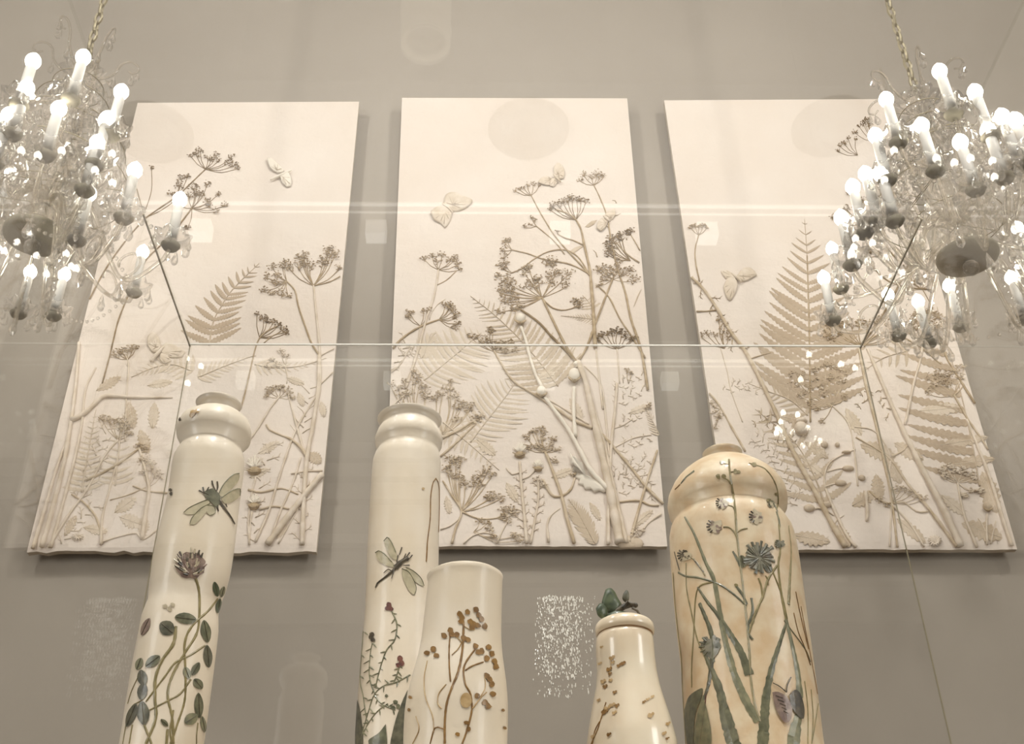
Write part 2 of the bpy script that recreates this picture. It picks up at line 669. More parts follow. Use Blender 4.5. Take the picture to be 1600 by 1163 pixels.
def HEAD(t, x, y, rx, ry, h=.016, m='white', calyx=True, name='seed_head', mc='stain'):
    mb = MB()
    c = pp(x, y, h * .35)
    mb.ball(c, (rx * PX, h, ry * PX * 1.1), 14, 9)
    o = mb.build(name, m, t)
    if calyx:
        mb = MB()
        for k in range(9):
            a = pi * (.1 + .8 * k / 8)
            mb.tube([pp(x, y + ry * .95, h * .5), pp(x + cos(a) * rx * .85, y + ry * (.5 + .35 * sin(a)), h * .95), pp(x + cos(a) * rx * 1.1, y + ry * .25, h * .7)], [.002, .0026, .0006], 5)
        mb.build('sepal', mc, o)
    return o


def THISTLE(t, x, y, r, mc='stain'):
    mb = MB()
    for k in range(70):
        a = -pi * (.08 + .84 * rnd.random())
        L = r * rnd.uniform(.7, 1.25)
        mb.tube([pp(x, y, .004), pp(x + cos(a) * L * .8, y + sin(a) * L, rnd.uniform(.004, .013))], [.0028, .0008], 5)
    o = mb.build('thistle_head', 'white', t)
    mb = MB()
    mb.ball(pp(x, y + r * .35, .003), (r * .75 * PX, .010, r * .55 * PX), 10, 6)
    for k in range(22):
        a = rnd.uniform(-.2, pi + .2)
        q = rnd.uniform(.35, .7)
        mb.tube([pp(x + cos(a) * r * q * .6, y + r * .35 + sin(a) * r * .3, .01), pp(x + cos(a) * r * (q + .45), y + r * .2 + sin(a) * r * .5 * q, .011)], [.0018, .0005], 4)
    mb.build('spiny_base', mc, o)
    return o


def TWIGS(t, pts, n, L, m='relief', w=1.6, ang=50, name='side_shoot', leafy=True):
    """small feathery side shoots along a stem"""
    P = smooth_poly(pts, 4)
    mb = MB()
    for i in range(n):
        k = min(len(P) - 2, int((i + .5) / n * (len(P) - 1)))
        p = P[k]
        T = (P[k + 1] - P[k])
        if T.length == 0:
            continue
        a0 = atan2(T[1], T[0]) + radians(ang) * (1 if i % 2 else -1)
        l = L * rnd.uniform(.6, 1.2)
        e = (p[0] + cos(a0) * l, p[1] + sin(a0) * l)
        if not on(t, pp(e[0], e[1]), .01):
            continue
        m1 = ((p[0] + e[0]) / 2 + rnd.uniform(-2, 2), (p[1] + e[1]) / 2 + rnd.uniform(-2, 2))
        mb.tube([pp(p[0], p[1], .001), pp(m1[0], m1[1], .0014), pp(e[0], e[1], .001)], [w * PX / 2 + .0003, w * PX / 2, .0007], 5)
        if leafy:
            for q in range(3):
                f = .35 + .25 * q
                b = (p[0] + (e[0] - p[0]) * f, p[1] + (e[1] - p[1]) * f)
                a1 = a0 + radians(45) * (1 if q % 2 else -1)
                mb.tube([pp(b[0], b[1], .001), pp(b[0] + cos(a1) * l * .35, b[1] + sin(a1) * l * .35, .0012)], [.0011, .0006], 4)
    return mb.build(name, m, t, kind='stuff')


# ---- panel 1 (left)
p1 = make_panel('left plaster relief panel with a small moth near its top and two thistles lower right',
                [(-1.276, 4.872), (-.450, 4.890), (-.460, 3.030), (-1.278, 3.032)], .005)
D_, N_, R_ = 'darkstain', 'stain', 'relief'
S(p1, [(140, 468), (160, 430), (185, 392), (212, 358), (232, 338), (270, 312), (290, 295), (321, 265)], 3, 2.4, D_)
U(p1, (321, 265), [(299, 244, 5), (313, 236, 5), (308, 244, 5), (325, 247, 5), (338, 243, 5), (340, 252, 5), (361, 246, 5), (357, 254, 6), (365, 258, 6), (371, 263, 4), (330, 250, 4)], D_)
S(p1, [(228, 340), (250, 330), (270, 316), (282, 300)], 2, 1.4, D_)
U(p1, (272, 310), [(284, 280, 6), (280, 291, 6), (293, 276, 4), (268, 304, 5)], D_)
S(p1, [(160, 600), (172, 555), (185, 502), (205, 452), (226, 410), (252, 383), (280, 352), (300, 326)], 2.6, 3, D_)
U(p1, (300, 326), [(303, 294, 7), (324, 288, 5), (295, 306, 6), (306, 304, 6), (313, 304, 6), (340, 304, 5), (325, 315, 6), (327, 322, 5), (350, 321, 5), (337, 330, 5), (293, 357, 5), (284, 322, 4)], D_)
U(p1, (227, 330), [(237, 262, 3), (208, 328, 6)], D_)
S(p1, [(214, 296), (220, 318), (227, 341), (238, 372)], 1.6, 1.6, D_)
FERN(p1, [(327, 540), (333, 505), (345, 480), (366, 450), (405, 412)], 13, 62, 22, lambda u: (1 - u) ** .7 * .95 + .05)
S(p1, [(480, 716), (492, 650), (500, 600), (499, 540), (495, 500), (490, 447)], 7, 3, R_)
U(p1, (490, 447), [(452, 418, 8), (472, 405, 9), (480, 411, 8), (466, 416, 7), (484, 417, 7), (475, 400, 7), (508, 412, 9), (505, 406, 7), (517, 395, 10), (513, 391, 7), (523, 398, 8), (531, 418, 6)], N_, w=2.2)
S(p1, [(490, 447), (515, 441), (537, 429)], 2.6, 2.2, N_)
S(p1, [(499, 556), (487, 537), (475, 505), (466, 478), (461, 455), (448, 440)], 3.4, 2.6, N_)
U(p1, (448, 440), [(425, 417, 6), (442, 417, 7), (446, 410, 5), (418, 433, 6), (434, 430, 6), (428, 441, 5), (413, 453, 6), (426, 459, 6), (439, 459, 7), (450, 462, 5), (432, 445, 4)], N_)
S(p1, [(376, 640), (383, 615), (392, 575), (399, 545), (405, 530), (416, 519), (434, 510)], 3.2, 2.2, N_)
S(p1, [(412, 537), (428, 524), (447, 520)], 2.2, 1.6, N_)
U(p1, (406, 528), [(402, 491, 3), (412, 497, 6), (418, 500, 5), (427, 504, 5), (435, 508, 5), (443, 514, 5), (447, 520, 5)], D_)
U(p1, (200, 562), [(180, 557, 5), (185, 551, 6), (192, 550, 6), (200, 548, 6), (207, 545, 6), (213, 543, 4)], N_)
S(p1, [(196, 690), (197, 635), (199, 600), (201, 572), (198, 558)], 2.2, 2.6, R_)
S(p1, [(111, 658), (122, 654), (140, 641), (155, 626), (168, 620), (212, 622), (270, 622)], 9, 3, R_)
S(p1, [(66, 856), (84, 790), (101, 720), (112, 655), (120, 590), (124, 530)], 9, 5, R_)
S(p1, [(80, 856), (98, 790), (114, 730), (127, 670), (134, 610), (150, 575)], 6, 3, R_)
S(p1, [(52, 858), (72, 790), (88, 735), (104, 690)], 7, 4, R_)
U(p1, (185, 688), [(160, 655, 6), (170, 656, 6), (178, 661, 6), (187, 664, 7), (193, 663, 6), (198, 669, 6), (203, 678, 5), (190, 671, 6)], N_)
S(p1, [(76, 856), (110, 802), (135, 768), (150, 740), (165, 711), (185, 688)], 5, 3, R_)
S(p1, [(134, 752), (160, 740), (185, 726), (205, 711), (220, 700)], 4.5, 3.5, N_)
U(p1, (220, 708), [(214, 699, 5), (222, 697, 5), (228, 703, 4)], N_)
S(p1, [(222, 844), (228, 800), (233, 766), (226, 730), (218, 702)], 7, 4, R_)
S(p1, [(158, 852), (160, 810), (170, 770), (183, 722), (187, 690)], 4.5, 2.6, R_)
S(p1, [(112, 773), (130, 785), (148, 805), (156, 826), (160, 850)], 3, 3, N_)
S(p1, [(208, 760), (230, 768), (262, 771)], 2.5, 3.5, N_)
S(p1, [(158, 848), (190, 838), (214, 834), (224, 844), (246, 828)], 3, 3, R_)
S(p1, [(172, 782), (200, 774), (228, 762)], 2, 2, N_)
U(p1, (232, 762), [(222, 722, 6), (229, 716, 6), (236, 724, 6), (243, 735, 6), (250, 745, 6), (226, 738, 6)], R_)
TWIGS(p1, [(128, 790), (140, 740), (160, 690), (180, 650)], 16, 22, R_)
TWIGS(p1, [(96, 850), (118, 820), (150, 790)], 10, 18, R_)
FERN(p1, [(128, 770), (134, 730), (141, 690), (150, 640)], 16, 34, 10, m='palefern', thick=.0022, lobes=4)
FERN(p1, [(180, 760), (184, 720), (192, 660), (205, 625)], 13, 30, 12, m='palefern', thick=.002, lobes=4)
FERN(p1, [(300, 580), (270, 570), (240, 575), (205, 590)], 12, 34, 25, m='palefern', thick=.002, lobes=4)
for a in ((205, 650, 44, 22, 80), (225, 690, 40, 22, 70), (170, 600, 46, 18, -30), (205, 815, 40, 26, 20), (240, 650, 42, 20, 95),
          (196, 790, 42, 22, -35), (110, 822, 38, 16, -60), (250, 600, 40, 16, -10), (224, 822, 34, 22, 100), (150, 828, 40, 18, 10)):
    SERR(p1, *a, m='tan' if rnd.random() < .5 else 'palefern')
MOTH(p1, [[(232, 527), (240, 521), (249, 530), (251, 546), (240, 552), (231, 540)],
          [(250, 547), (262, 538), (277, 543), (290, 551), (285, 559), (268, 560), (256, 556)],
          [(252, 554), (262, 557), (268, 564), (258, 570), (250, 563)]],
     [(258, 544), (248, 554), (236, 568)], h=.007, bw=7)
MOTH(p1, [[(418, 250), (424, 250), (436, 260), (444, 268), (434, 272), (422, 264)],
          [(438, 277), (449, 271), (455, 280), (455, 292), (448, 294), (441, 287)]],
     [(423, 284), (438, 277), (456, 269)], m='white', h=.006, bw=6, lift=.007)
mb = MB()
for k in range(10):
    a = 2 * pi * k / 10
    mb.tube([pp(122, 840, .002), pp(122 + cos(a) * 6, 840 + sin(a) * 4, .007), pp(122 + cos(a) * 10, 840 + sin(a) * 7, .003)], [.0016, .002, .0008], 5)
mb.build('rosette', 'relief', p1)
# right lower quarter of the left panel
THISTLE(p1, 398, 732, 15)
THISTLE(p1, 397, 788, 12)
S(p1, [(418, 852), (448, 812), (478, 773), (504, 742)], 11, 9, R_)
S(p1, [(472, 852), (475, 780), (480, 716), (490, 660), (497, 610), (499, 556)], 8, 6, R_)
S(p1, [(480, 716), (470, 700), (453, 686), (440, 681), (421, 672), (416, 664)], 6, 2.5, N_)
U(p1, (436, 622), [(417, 618, 5), (422, 611, 6), (430, 608, 6), (438, 606, 6), (446, 609, 6), (452, 613, 5), (458, 621, 5)], N_)
S(p1, [(386, 692), (400, 675), (420, 642), (437, 620)], 4, 3, R_)
S(p1, [(477, 714), (468, 682), (459, 650), (450, 616)], 4, 2.5, R_)
U(p1, (446, 572), [(440, 549, 5), (447, 557, 5), (425, 562, 4), (420, 573, 5), (432, 571, 5)], R_)
S(p1, [(448, 600), (449, 588), (445, 571)], 1.6, 1.6, R_)
S(p1, [(399, 848), (420, 800), (440, 735), (463, 672), (496, 616)], 4.5, 3, R_)
S(p1, [(424, 840), (438, 800), (452, 770), (463, 740), (470, 715)], 4, 3, R_)
S(p1, [(435, 850), (452, 820), (466, 795)], 3, 2, R_)
S(p1, [(388, 766), (408, 770), (440, 764), (466, 773)], 4, 3, N_)
S(p1, [(405, 797), (428, 792), (452, 796)], 3.5, 3, N_)
S(p1, [(455, 741), (478, 737), (504, 736)], 2.6, 3, R_)
S(p1, [(389, 850), (391, 820), (394, 800)], 3, 3, R_)
S(p1, [(400, 745), (392, 780), (388, 820), (390, 852)], 3, 3, R_)
S(p1, [(500, 602), (510, 592), (520, 582)], 3, 2, R_)
S(p1, [(499, 558), (512, 550), (522, 545)], 3, 2.4, R_)
SERR(p1, 492, 716, 26, 22, 40, m='tan')
TWIGS(p1, [(396, 850), (400, 800), (410, 740), (430, 690)], 14, 18, R_)
TWIGS(p1, [(470, 850), (474, 790), (480, 730)], 10, 20, R_)
TWIGS(p1, [(470, 690), (480, 640), (486, 600)], 10, 24, R_, leafy=False)
FERN(p1, [(398, 570), (430, 575), (470, 572), (510, 560)], 12, 26, 35, m='palefern', thick=.0018, lobes=4)
FERN(p1, [(310, 590), (345, 575), (385, 560), (400, 556)], 12, 30, 30, m='palefern', thick=.0018, lobes=4)
for a in ((462, 596, 30, 14, 20), (470, 625, 24, 14, 70), (420, 700, 40, 16, -30), (504, 640, 26, 14, 80), (440, 830, 30, 12, -60), (405, 740, 34, 14, -25)):
    SERR(p1, *a)

# ---- panel 2 (middle)
p2 = make_panel('middle plaster relief panel with three butterflies and tall cow parsley heads',
                [(-.289, 4.913), (.569, 4.922), (.550, 3.044), (-.268, 3.046)])
MOTH(p2, [[(692, 320), (697, 306), (710, 303), (724, 309), (738, 315), (731, 324), (720, 330), (706, 331)],
          [(673, 333), (684, 325), (699, 326), (706, 334), (704, 345), (695, 357), (688, 350), (678, 345)]],
     [(691, 321), (700, 327), (708, 335)], h=.008, bw=4)
MOTH(p2, [[(865, 263), (870, 256), (876, 258), (882, 268), (881, 280), (874, 281), (866, 276)],
          [(840, 287), (847, 279), (858, 277), (864, 280), (860, 290), (850, 290)],
          [(860, 282), (867, 280), (871, 286), (866, 293), (859, 292)]],
     [(864, 275), (870, 281), (876, 287)], h=.006, bw=5)
MOTH(p2, [[(944, 339), (951, 331), (960, 328), (962, 334), (957, 344), (949, 346)],
          [(932, 358), (934, 348), (941, 342), (950, 347), (946, 356), (938, 363)]],
     [(942, 340), (953, 349)], h=.007, bw=5)
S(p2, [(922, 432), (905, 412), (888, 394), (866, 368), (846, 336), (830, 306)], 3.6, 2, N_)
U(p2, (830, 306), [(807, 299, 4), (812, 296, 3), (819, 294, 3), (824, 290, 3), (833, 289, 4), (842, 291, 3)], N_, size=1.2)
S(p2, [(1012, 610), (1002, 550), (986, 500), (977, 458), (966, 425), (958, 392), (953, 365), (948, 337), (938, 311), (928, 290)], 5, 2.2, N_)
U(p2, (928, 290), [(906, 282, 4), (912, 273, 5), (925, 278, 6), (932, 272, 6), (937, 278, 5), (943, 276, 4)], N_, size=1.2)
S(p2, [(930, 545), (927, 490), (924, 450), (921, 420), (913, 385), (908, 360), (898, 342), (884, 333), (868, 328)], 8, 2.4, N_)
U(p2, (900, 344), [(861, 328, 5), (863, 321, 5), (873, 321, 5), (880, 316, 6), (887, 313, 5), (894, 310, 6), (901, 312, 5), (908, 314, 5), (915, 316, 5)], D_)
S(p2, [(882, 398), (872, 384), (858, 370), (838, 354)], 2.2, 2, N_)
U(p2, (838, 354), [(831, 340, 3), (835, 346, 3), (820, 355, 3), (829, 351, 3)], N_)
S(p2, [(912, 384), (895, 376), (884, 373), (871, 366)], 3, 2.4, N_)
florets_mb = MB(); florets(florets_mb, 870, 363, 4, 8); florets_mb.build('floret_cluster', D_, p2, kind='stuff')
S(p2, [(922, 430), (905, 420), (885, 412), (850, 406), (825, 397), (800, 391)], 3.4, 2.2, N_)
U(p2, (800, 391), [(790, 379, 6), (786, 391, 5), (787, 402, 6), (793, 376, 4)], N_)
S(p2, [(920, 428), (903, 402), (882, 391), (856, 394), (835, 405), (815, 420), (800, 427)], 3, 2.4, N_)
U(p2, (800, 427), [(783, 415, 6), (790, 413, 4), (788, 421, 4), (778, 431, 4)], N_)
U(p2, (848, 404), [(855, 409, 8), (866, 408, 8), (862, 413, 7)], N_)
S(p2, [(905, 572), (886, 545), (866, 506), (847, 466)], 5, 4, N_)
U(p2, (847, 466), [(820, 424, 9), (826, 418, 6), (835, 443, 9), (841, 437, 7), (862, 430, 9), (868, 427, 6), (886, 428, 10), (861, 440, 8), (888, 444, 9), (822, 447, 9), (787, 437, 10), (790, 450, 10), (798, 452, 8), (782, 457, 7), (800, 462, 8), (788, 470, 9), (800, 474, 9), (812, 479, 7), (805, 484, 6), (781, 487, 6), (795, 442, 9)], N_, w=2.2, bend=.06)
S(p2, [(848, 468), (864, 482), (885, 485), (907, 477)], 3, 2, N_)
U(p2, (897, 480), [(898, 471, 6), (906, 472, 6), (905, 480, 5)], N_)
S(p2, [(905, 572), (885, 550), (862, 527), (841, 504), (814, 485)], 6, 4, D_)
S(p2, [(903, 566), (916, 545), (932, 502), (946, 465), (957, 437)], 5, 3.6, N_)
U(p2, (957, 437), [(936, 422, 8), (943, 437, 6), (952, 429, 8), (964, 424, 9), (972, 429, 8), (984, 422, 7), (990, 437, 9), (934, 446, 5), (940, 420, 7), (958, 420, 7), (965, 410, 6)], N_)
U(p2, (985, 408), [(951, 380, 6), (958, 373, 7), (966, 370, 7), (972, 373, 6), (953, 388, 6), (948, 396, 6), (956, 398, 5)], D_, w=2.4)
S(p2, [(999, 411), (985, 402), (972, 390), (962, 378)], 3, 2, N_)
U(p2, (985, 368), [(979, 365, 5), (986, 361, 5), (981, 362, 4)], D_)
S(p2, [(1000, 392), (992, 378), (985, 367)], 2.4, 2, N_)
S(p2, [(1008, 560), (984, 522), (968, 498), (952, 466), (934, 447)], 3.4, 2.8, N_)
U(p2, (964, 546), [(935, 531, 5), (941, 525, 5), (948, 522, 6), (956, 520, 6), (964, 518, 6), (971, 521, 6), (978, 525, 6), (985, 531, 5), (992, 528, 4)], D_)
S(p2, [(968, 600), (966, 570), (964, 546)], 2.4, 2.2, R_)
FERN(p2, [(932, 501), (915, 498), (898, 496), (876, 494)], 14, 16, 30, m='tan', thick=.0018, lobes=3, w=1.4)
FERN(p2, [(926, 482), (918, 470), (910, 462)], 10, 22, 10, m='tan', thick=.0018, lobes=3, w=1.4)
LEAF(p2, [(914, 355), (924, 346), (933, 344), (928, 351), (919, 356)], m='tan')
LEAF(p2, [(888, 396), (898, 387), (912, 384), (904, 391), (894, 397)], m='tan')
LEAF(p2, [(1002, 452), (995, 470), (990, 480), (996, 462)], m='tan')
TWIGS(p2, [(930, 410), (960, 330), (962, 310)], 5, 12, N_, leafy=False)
TWIGS(p2, [(946, 372), (955, 385), (965, 396)], 6, 12, N_)
# left part of the middle panel
S(p2, [(634, 608), (645, 575), (656, 538), (666, 500), (676, 472), (682, 445), (685, 422)], 5.5, 3, R_)
U(p2, (685, 422), [(664, 405, 6), (675, 401, 5), (690, 399, 5), (704, 407, 6), (712, 404, 5), (716, 412, 4), (717, 421, 5), (684, 409, 5)], N_)
S(p2, [(683, 446), (698, 438), (713, 424)], 2, 1.8, N_)
S(p2, [(606, 562), (618, 540), (640, 521), (664, 508), (686, 500)], 4.2, 3, N_)
U(p2, (686, 500), [(696, 477, 5), (702, 480, 5), (707, 485, 5), (712, 491, 5), (713, 497, 4), (715, 505, 5), (711, 513, 5), (705, 478, 5)], N_)
S(p2, [(671, 500), (675, 488), (684, 476), (696, 468)], 2, 1.5, R_)
U(p2, (657, 510), [(641, 489, 6), (637, 495, 5), (662, 487, 5), (672, 485, 4)], N_)
S(p2, [(620, 650), (641, 590), (650, 560), (656, 512)], 2.6, 2, R_)
FERN(p2, [(664, 594), (694, 569), (723, 545), (752, 520)], 15, 66, 8, lambda u: sin(pi * (u * .8 + .18)) ** .8, m='palefern', thick=.002, wid=.085)
FERN(p2, [(872, 604), (838, 560), (808, 526), (772, 492), (735, 463)], 22, 84, 18, lambda u: (1 - u) ** .75, m='tan', thick=.0026, wid=.085)
FERN(p2, [(660, 560), (670, 535), (680, 520)], 7, 44, 50, m='palefern', thick=.002)
U(p2, (772, 550), [(735, 525, 5), (745, 527, 4), (765, 515, 5), (770, 519, 4), (760, 530, 5), (754, 537, 5), (768, 538, 6), (779, 537, 6), (790, 538, 6), (800, 535, 5), (776, 545, 5), (790, 549, 5), (805, 548, 5)], N_)
S(p2, [(925, 670), (900, 660), (870, 640), (836, 618), (803, 597), (785, 572), (772, 549)], 6, 3.4, N_)
S(p2, [(920, 664), (890, 645), (862, 628), (846, 622)], 3.5, 3, R_)
HEAD(p2, 813, 500, 9, 10)
S(p2, [(848, 608), (838, 590), (828, 560), (821, 532), (814, 512)], 6, 5, 'white', lift=.9)
HEAD(p2, 846, 614, 9, 10)
S(p2, [(950, 768), (922, 736), (906, 706), (887, 672), (862, 637), (850, 622)], 9, 6, 'white', lift=1.0)
HEAD(p2, 897, 588, 10, 13)
HEAD(p2, 900, 570, 5, 5, calyx=False, h=.01)
S(p2, [(899, 684), (897, 660), (896, 632), (897, 606)], 7, 6, 'white', lift=.9)
mb = MB(); dome(mb, [(890, 710), (893, 717), (899, 716), (902, 723), (909, 726), (910, 734), (914, 739), (910, 746), (915, 752), (923, 748), (927, 755), (934, 756), (940, 763), (951, 768),
                     (944, 771), (936, 768), (929, 771), (923, 765), (914, 766), (911, 759), (903, 757), (906, 750), (899, 747), (901, 739), (894, 737), (897, 729), (891, 726), (893, 719)], .008, lift=.004, tilt=(.08, -.1), rim=.6)
mb.build('curled_leaf', 'white', p2)
S(p2, [(903, 566), (915, 600), (926, 650), (940, 710), (953, 770), (968, 850)], 9, 16, R_)
S(p2, [(912, 588), (928, 640), (945, 700), (958, 760), (978, 850)], 4, 9, R_)
S(p2, [(950, 852), (951, 790), (955, 700), (961, 640), (964, 600)], 6, 4.5, R_)
S(p2, [(942, 640), (936, 590), (931, 545)], 4, 3, R_)
S(p2, [(952, 715), (945, 640), (938, 600), (913, 572)], 3.6, 2.2, R_)
S(p2, [(1036, 788), (1012, 765), (986, 732), (952, 692), (928, 665)], 4.6, 4.6, N_)
S(p2, [(968, 785), (998, 783), (1015, 790), (1037, 790)], 4, 3.4, N_)
S(p2, [(984, 848), (992, 818), (1001, 786), (1012, 750), (1027, 704)], 5, 3.4, N_)
S(p2, [(1000, 838), (1012, 819), (1038, 800)], 3.5, 3.5, R_)
S(p2, [(960, 700), (990, 685), (1018, 680)], 2, 1.6, R_)
S(p2, [(955, 672), (975, 664), (988, 655)], 2, 1.6, R_)
for y in (590, 615, 650, 690, 725, 755):
    TWIGS(p2, [(960, y + 20), (985, y + 2), (1015, y - 6)], 8, 15, R_, w=1.2)
TWIGS(p2, [(966, 750), (990, 740), (1020, 760)], 10, 22, R_, w=1.4)
FERN(p2, [(1030, 680), (1018, 655), (1005, 632)], 12, 18, 30, m='palefern', thick=.0016, lobes=3, w=1.2)
U(p2, (982, 600), [(980, 580, 4), (985, 583, 3)], N_)
U(p2, (1018, 640), [(1011, 637, 3), (1014, 633, 3)], N_)
U(p2, (852, 707), [(823, 683, 6), (832, 676, 5), (837, 674, 5), (845, 671, 5), (848, 678, 5), (846, 685, 5), (863, 686, 5), (859, 694, 5), (824, 700, 6), (834, 698, 5), (843, 700, 5), (852, 702, 6), (862, 703, 5), (872, 703, 4), (867, 721, 5)], N_, w=2.4)
S(p2, [(897, 850), (886, 812), (877, 775), (864, 738), (852, 707)], 6.5, 4, N_)
S(p2, [(848, 750), (857, 768), (866, 777), (880, 775), (892, 765), (898, 748)], 4.5, 4, N_)
U(p2, (856, 766), [(846, 755, 5), (838, 749, 5), (851, 761, 5)], R_)
U(p2, (898, 750), [(895, 744, 4), (903, 741, 5)], N_)
THISTLE(p2, 812, 708, 12)
THISTLE(p2, 841, 731, 9)
S(p2, [(823, 850), (819, 806), (815, 765), (812, 722)], 6, 4, R_)
S(p2, [(829, 850), (836, 812), (841, 780), (841, 745)], 4, 3, R_)
S(p2, [(812, 738), (800, 742), (791, 732)], 3, 2, R_)
S(p2, [(814, 750), (826, 745), (836, 735)], 3, 2, R_)
TWIGS(p2, [(820, 840), (816, 790), (813, 740)], 16, 14, R_)
TWIGS(p2, [(832, 840), (840, 790), (841, 750)], 14, 12, R_)
S(p2, [(857, 848), (855, 820), (862, 805), (875, 795)], 4.5, 2, R_)
FERN(p2, [(930, 850), (916, 825), (902, 800), (888, 780)], 22, 24, 35, lambda u: sin(pi * (u * .75 + .2)), m='tan', thick=.0018, lobes=3, w=1.6)
# cow parsley beside the second vase
U(p2, (655, 660), [(610, 600, 7), (622, 606, 7), (650, 590, 8), (655, 601, 8), (663, 611, 8), (640, 614, 8), (665, 623, 8), (628, 618, 6), (646, 582, 5), (632, 596, 5)], N_, w=2.2)
U(p2, (692, 680), [(682, 622, 7), (691, 618, 8), (700, 608, 7), (703, 598, 4), (712, 620, 8), (722, 632, 7), (732, 640, 7), (716, 636, 6), (738, 634, 5), (745, 656, 8), (714, 656, 6), (750, 650, 5)], N_, w=2.4)
S(p2, [(690, 686), (716, 674), (738, 660)], 5, 3, N_)
S(p2, [(688, 714), (716, 690), (744, 662)], 4, 2.6, N_)
S(p2, [(604, 650), (618, 630), (640, 612)], 4, 3, R_)
S(p2, [(602, 590), (625, 570), (640, 545)], 3, 2, R_)
TWIGS(p2, [(605, 585), (620, 560), (636, 535)], 9, 18, R_)
TWIGS(p2, [(618, 540), (640, 548), (660, 545)], 7, 16, R_)
FERN(p2, [(735, 692), (755, 665), (790, 620), (806, 596)], 14, 60, 15, lambda u: sin(pi * (u * .8 + .15)), m='palefern', thick=.0018, wid=.085)
FERN(p2, [(692, 660), (740, 700), (780, 735)], 12, 40, 20, m='palefern', thick=.0014)
U(p2, (721, 800), [(703, 718, 8), (712, 724, 8), (720, 718, 6), (699, 733, 7), (709, 742, 8), (720, 750, 7), (726, 758, 7), (742, 750, 8), (752, 742, 8), (762, 733, 6), (768, 742, 6), (748, 760, 7), (770, 775, 8), (780, 779, 7), (762, 780, 6)], N_, w=2.6, bend=.08)
S(p2, [(706, 850), (712, 826), (721, 800), (706, 775), (692, 752)], 4.5, 2.6, N_)
S(p2, [(721, 800), (748, 811), (776, 810), (790, 802)], 3, 2, N_)
U(p2, (776, 810), [(788, 799, 8), (798, 797, 7), (792, 812, 8), (803, 803, 5)], N_)
U(p2, (740, 832), [(750, 815, 5), (765, 828, 6), (770, 838, 5), (760, 818, 5), (804, 838, 6), (810, 845, 5)], N_)
S(p2, [(724, 850), (738, 838), (756, 833), (770, 836)], 3.4, 2.4, R_)
S(p2, [(776, 850), (785, 830), (793, 815)], 3, 2, R_)
S(p2, [(688, 828), (704, 822), (716, 812)], 2.4, 2, R_)
for a in ((760, 700, 40, 20, 40), (800, 770, 36, 18, 60), (880, 740, 40, 16, -20), (930, 800, 34, 14, 60), (1000, 640, 38, 14, -20), (700, 790, 30, 14, 80), (900, 640, 40, 18, 60), (860, 580, 50, 20, -35), (1005, 810, 40, 16, -40)):
    SERR(p2, *a)
U(p2, (1000, 838), [(995, 828, 5), (990, 838, 5), (1002, 830, 4)], R_)
mb = MB(); dome(mb, [(966, 842), (984, 838), (1003, 845), (1002, 856), (968, 856)], .006)
mb.build('clipped_stem_end', 'tan', p2)

# ---- panel 3 (right)
p3 = make_panel('right plaster relief panel with the large dark fern and one butterfly at its left edge',
                [(.710, 4.913), (1.571, 4.932), (1.574, 3.031), (.735, 3.033)])
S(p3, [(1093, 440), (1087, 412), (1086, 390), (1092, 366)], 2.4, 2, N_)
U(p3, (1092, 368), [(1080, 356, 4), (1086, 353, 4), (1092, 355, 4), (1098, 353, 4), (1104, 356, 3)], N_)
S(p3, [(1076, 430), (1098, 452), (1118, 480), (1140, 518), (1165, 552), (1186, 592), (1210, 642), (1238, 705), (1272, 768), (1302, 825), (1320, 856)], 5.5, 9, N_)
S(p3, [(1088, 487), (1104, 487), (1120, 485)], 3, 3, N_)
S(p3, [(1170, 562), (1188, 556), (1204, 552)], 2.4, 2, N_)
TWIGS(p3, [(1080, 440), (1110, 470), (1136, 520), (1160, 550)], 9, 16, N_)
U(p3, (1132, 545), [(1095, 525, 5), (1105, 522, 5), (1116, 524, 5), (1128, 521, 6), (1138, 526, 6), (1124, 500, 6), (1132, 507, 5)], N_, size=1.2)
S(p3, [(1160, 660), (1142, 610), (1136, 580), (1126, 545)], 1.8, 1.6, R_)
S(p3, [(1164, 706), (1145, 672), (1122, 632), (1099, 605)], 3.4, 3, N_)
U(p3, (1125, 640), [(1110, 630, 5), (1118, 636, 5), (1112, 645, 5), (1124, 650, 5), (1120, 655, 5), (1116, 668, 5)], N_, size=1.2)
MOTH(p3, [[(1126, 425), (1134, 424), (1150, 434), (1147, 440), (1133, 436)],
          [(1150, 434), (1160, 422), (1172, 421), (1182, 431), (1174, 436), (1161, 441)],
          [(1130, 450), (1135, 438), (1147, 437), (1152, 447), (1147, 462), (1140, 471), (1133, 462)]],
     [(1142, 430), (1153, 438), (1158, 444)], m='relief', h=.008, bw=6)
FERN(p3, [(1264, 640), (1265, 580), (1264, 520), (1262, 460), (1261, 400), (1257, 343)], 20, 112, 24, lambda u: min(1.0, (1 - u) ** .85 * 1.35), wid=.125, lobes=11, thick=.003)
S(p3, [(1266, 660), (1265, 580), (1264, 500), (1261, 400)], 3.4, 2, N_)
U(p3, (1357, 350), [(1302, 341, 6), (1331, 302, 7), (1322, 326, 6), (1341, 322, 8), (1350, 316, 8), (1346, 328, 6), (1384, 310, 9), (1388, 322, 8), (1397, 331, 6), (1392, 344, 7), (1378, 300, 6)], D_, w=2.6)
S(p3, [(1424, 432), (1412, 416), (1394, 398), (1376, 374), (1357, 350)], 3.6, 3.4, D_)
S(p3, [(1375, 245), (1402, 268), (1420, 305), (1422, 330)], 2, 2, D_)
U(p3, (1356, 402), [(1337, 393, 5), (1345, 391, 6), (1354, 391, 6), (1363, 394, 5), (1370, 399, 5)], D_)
S(p3, [(1356, 400), (1366, 420), (1388, 440), (1420, 450), (1456, 453)], 3, 3.4, D_)
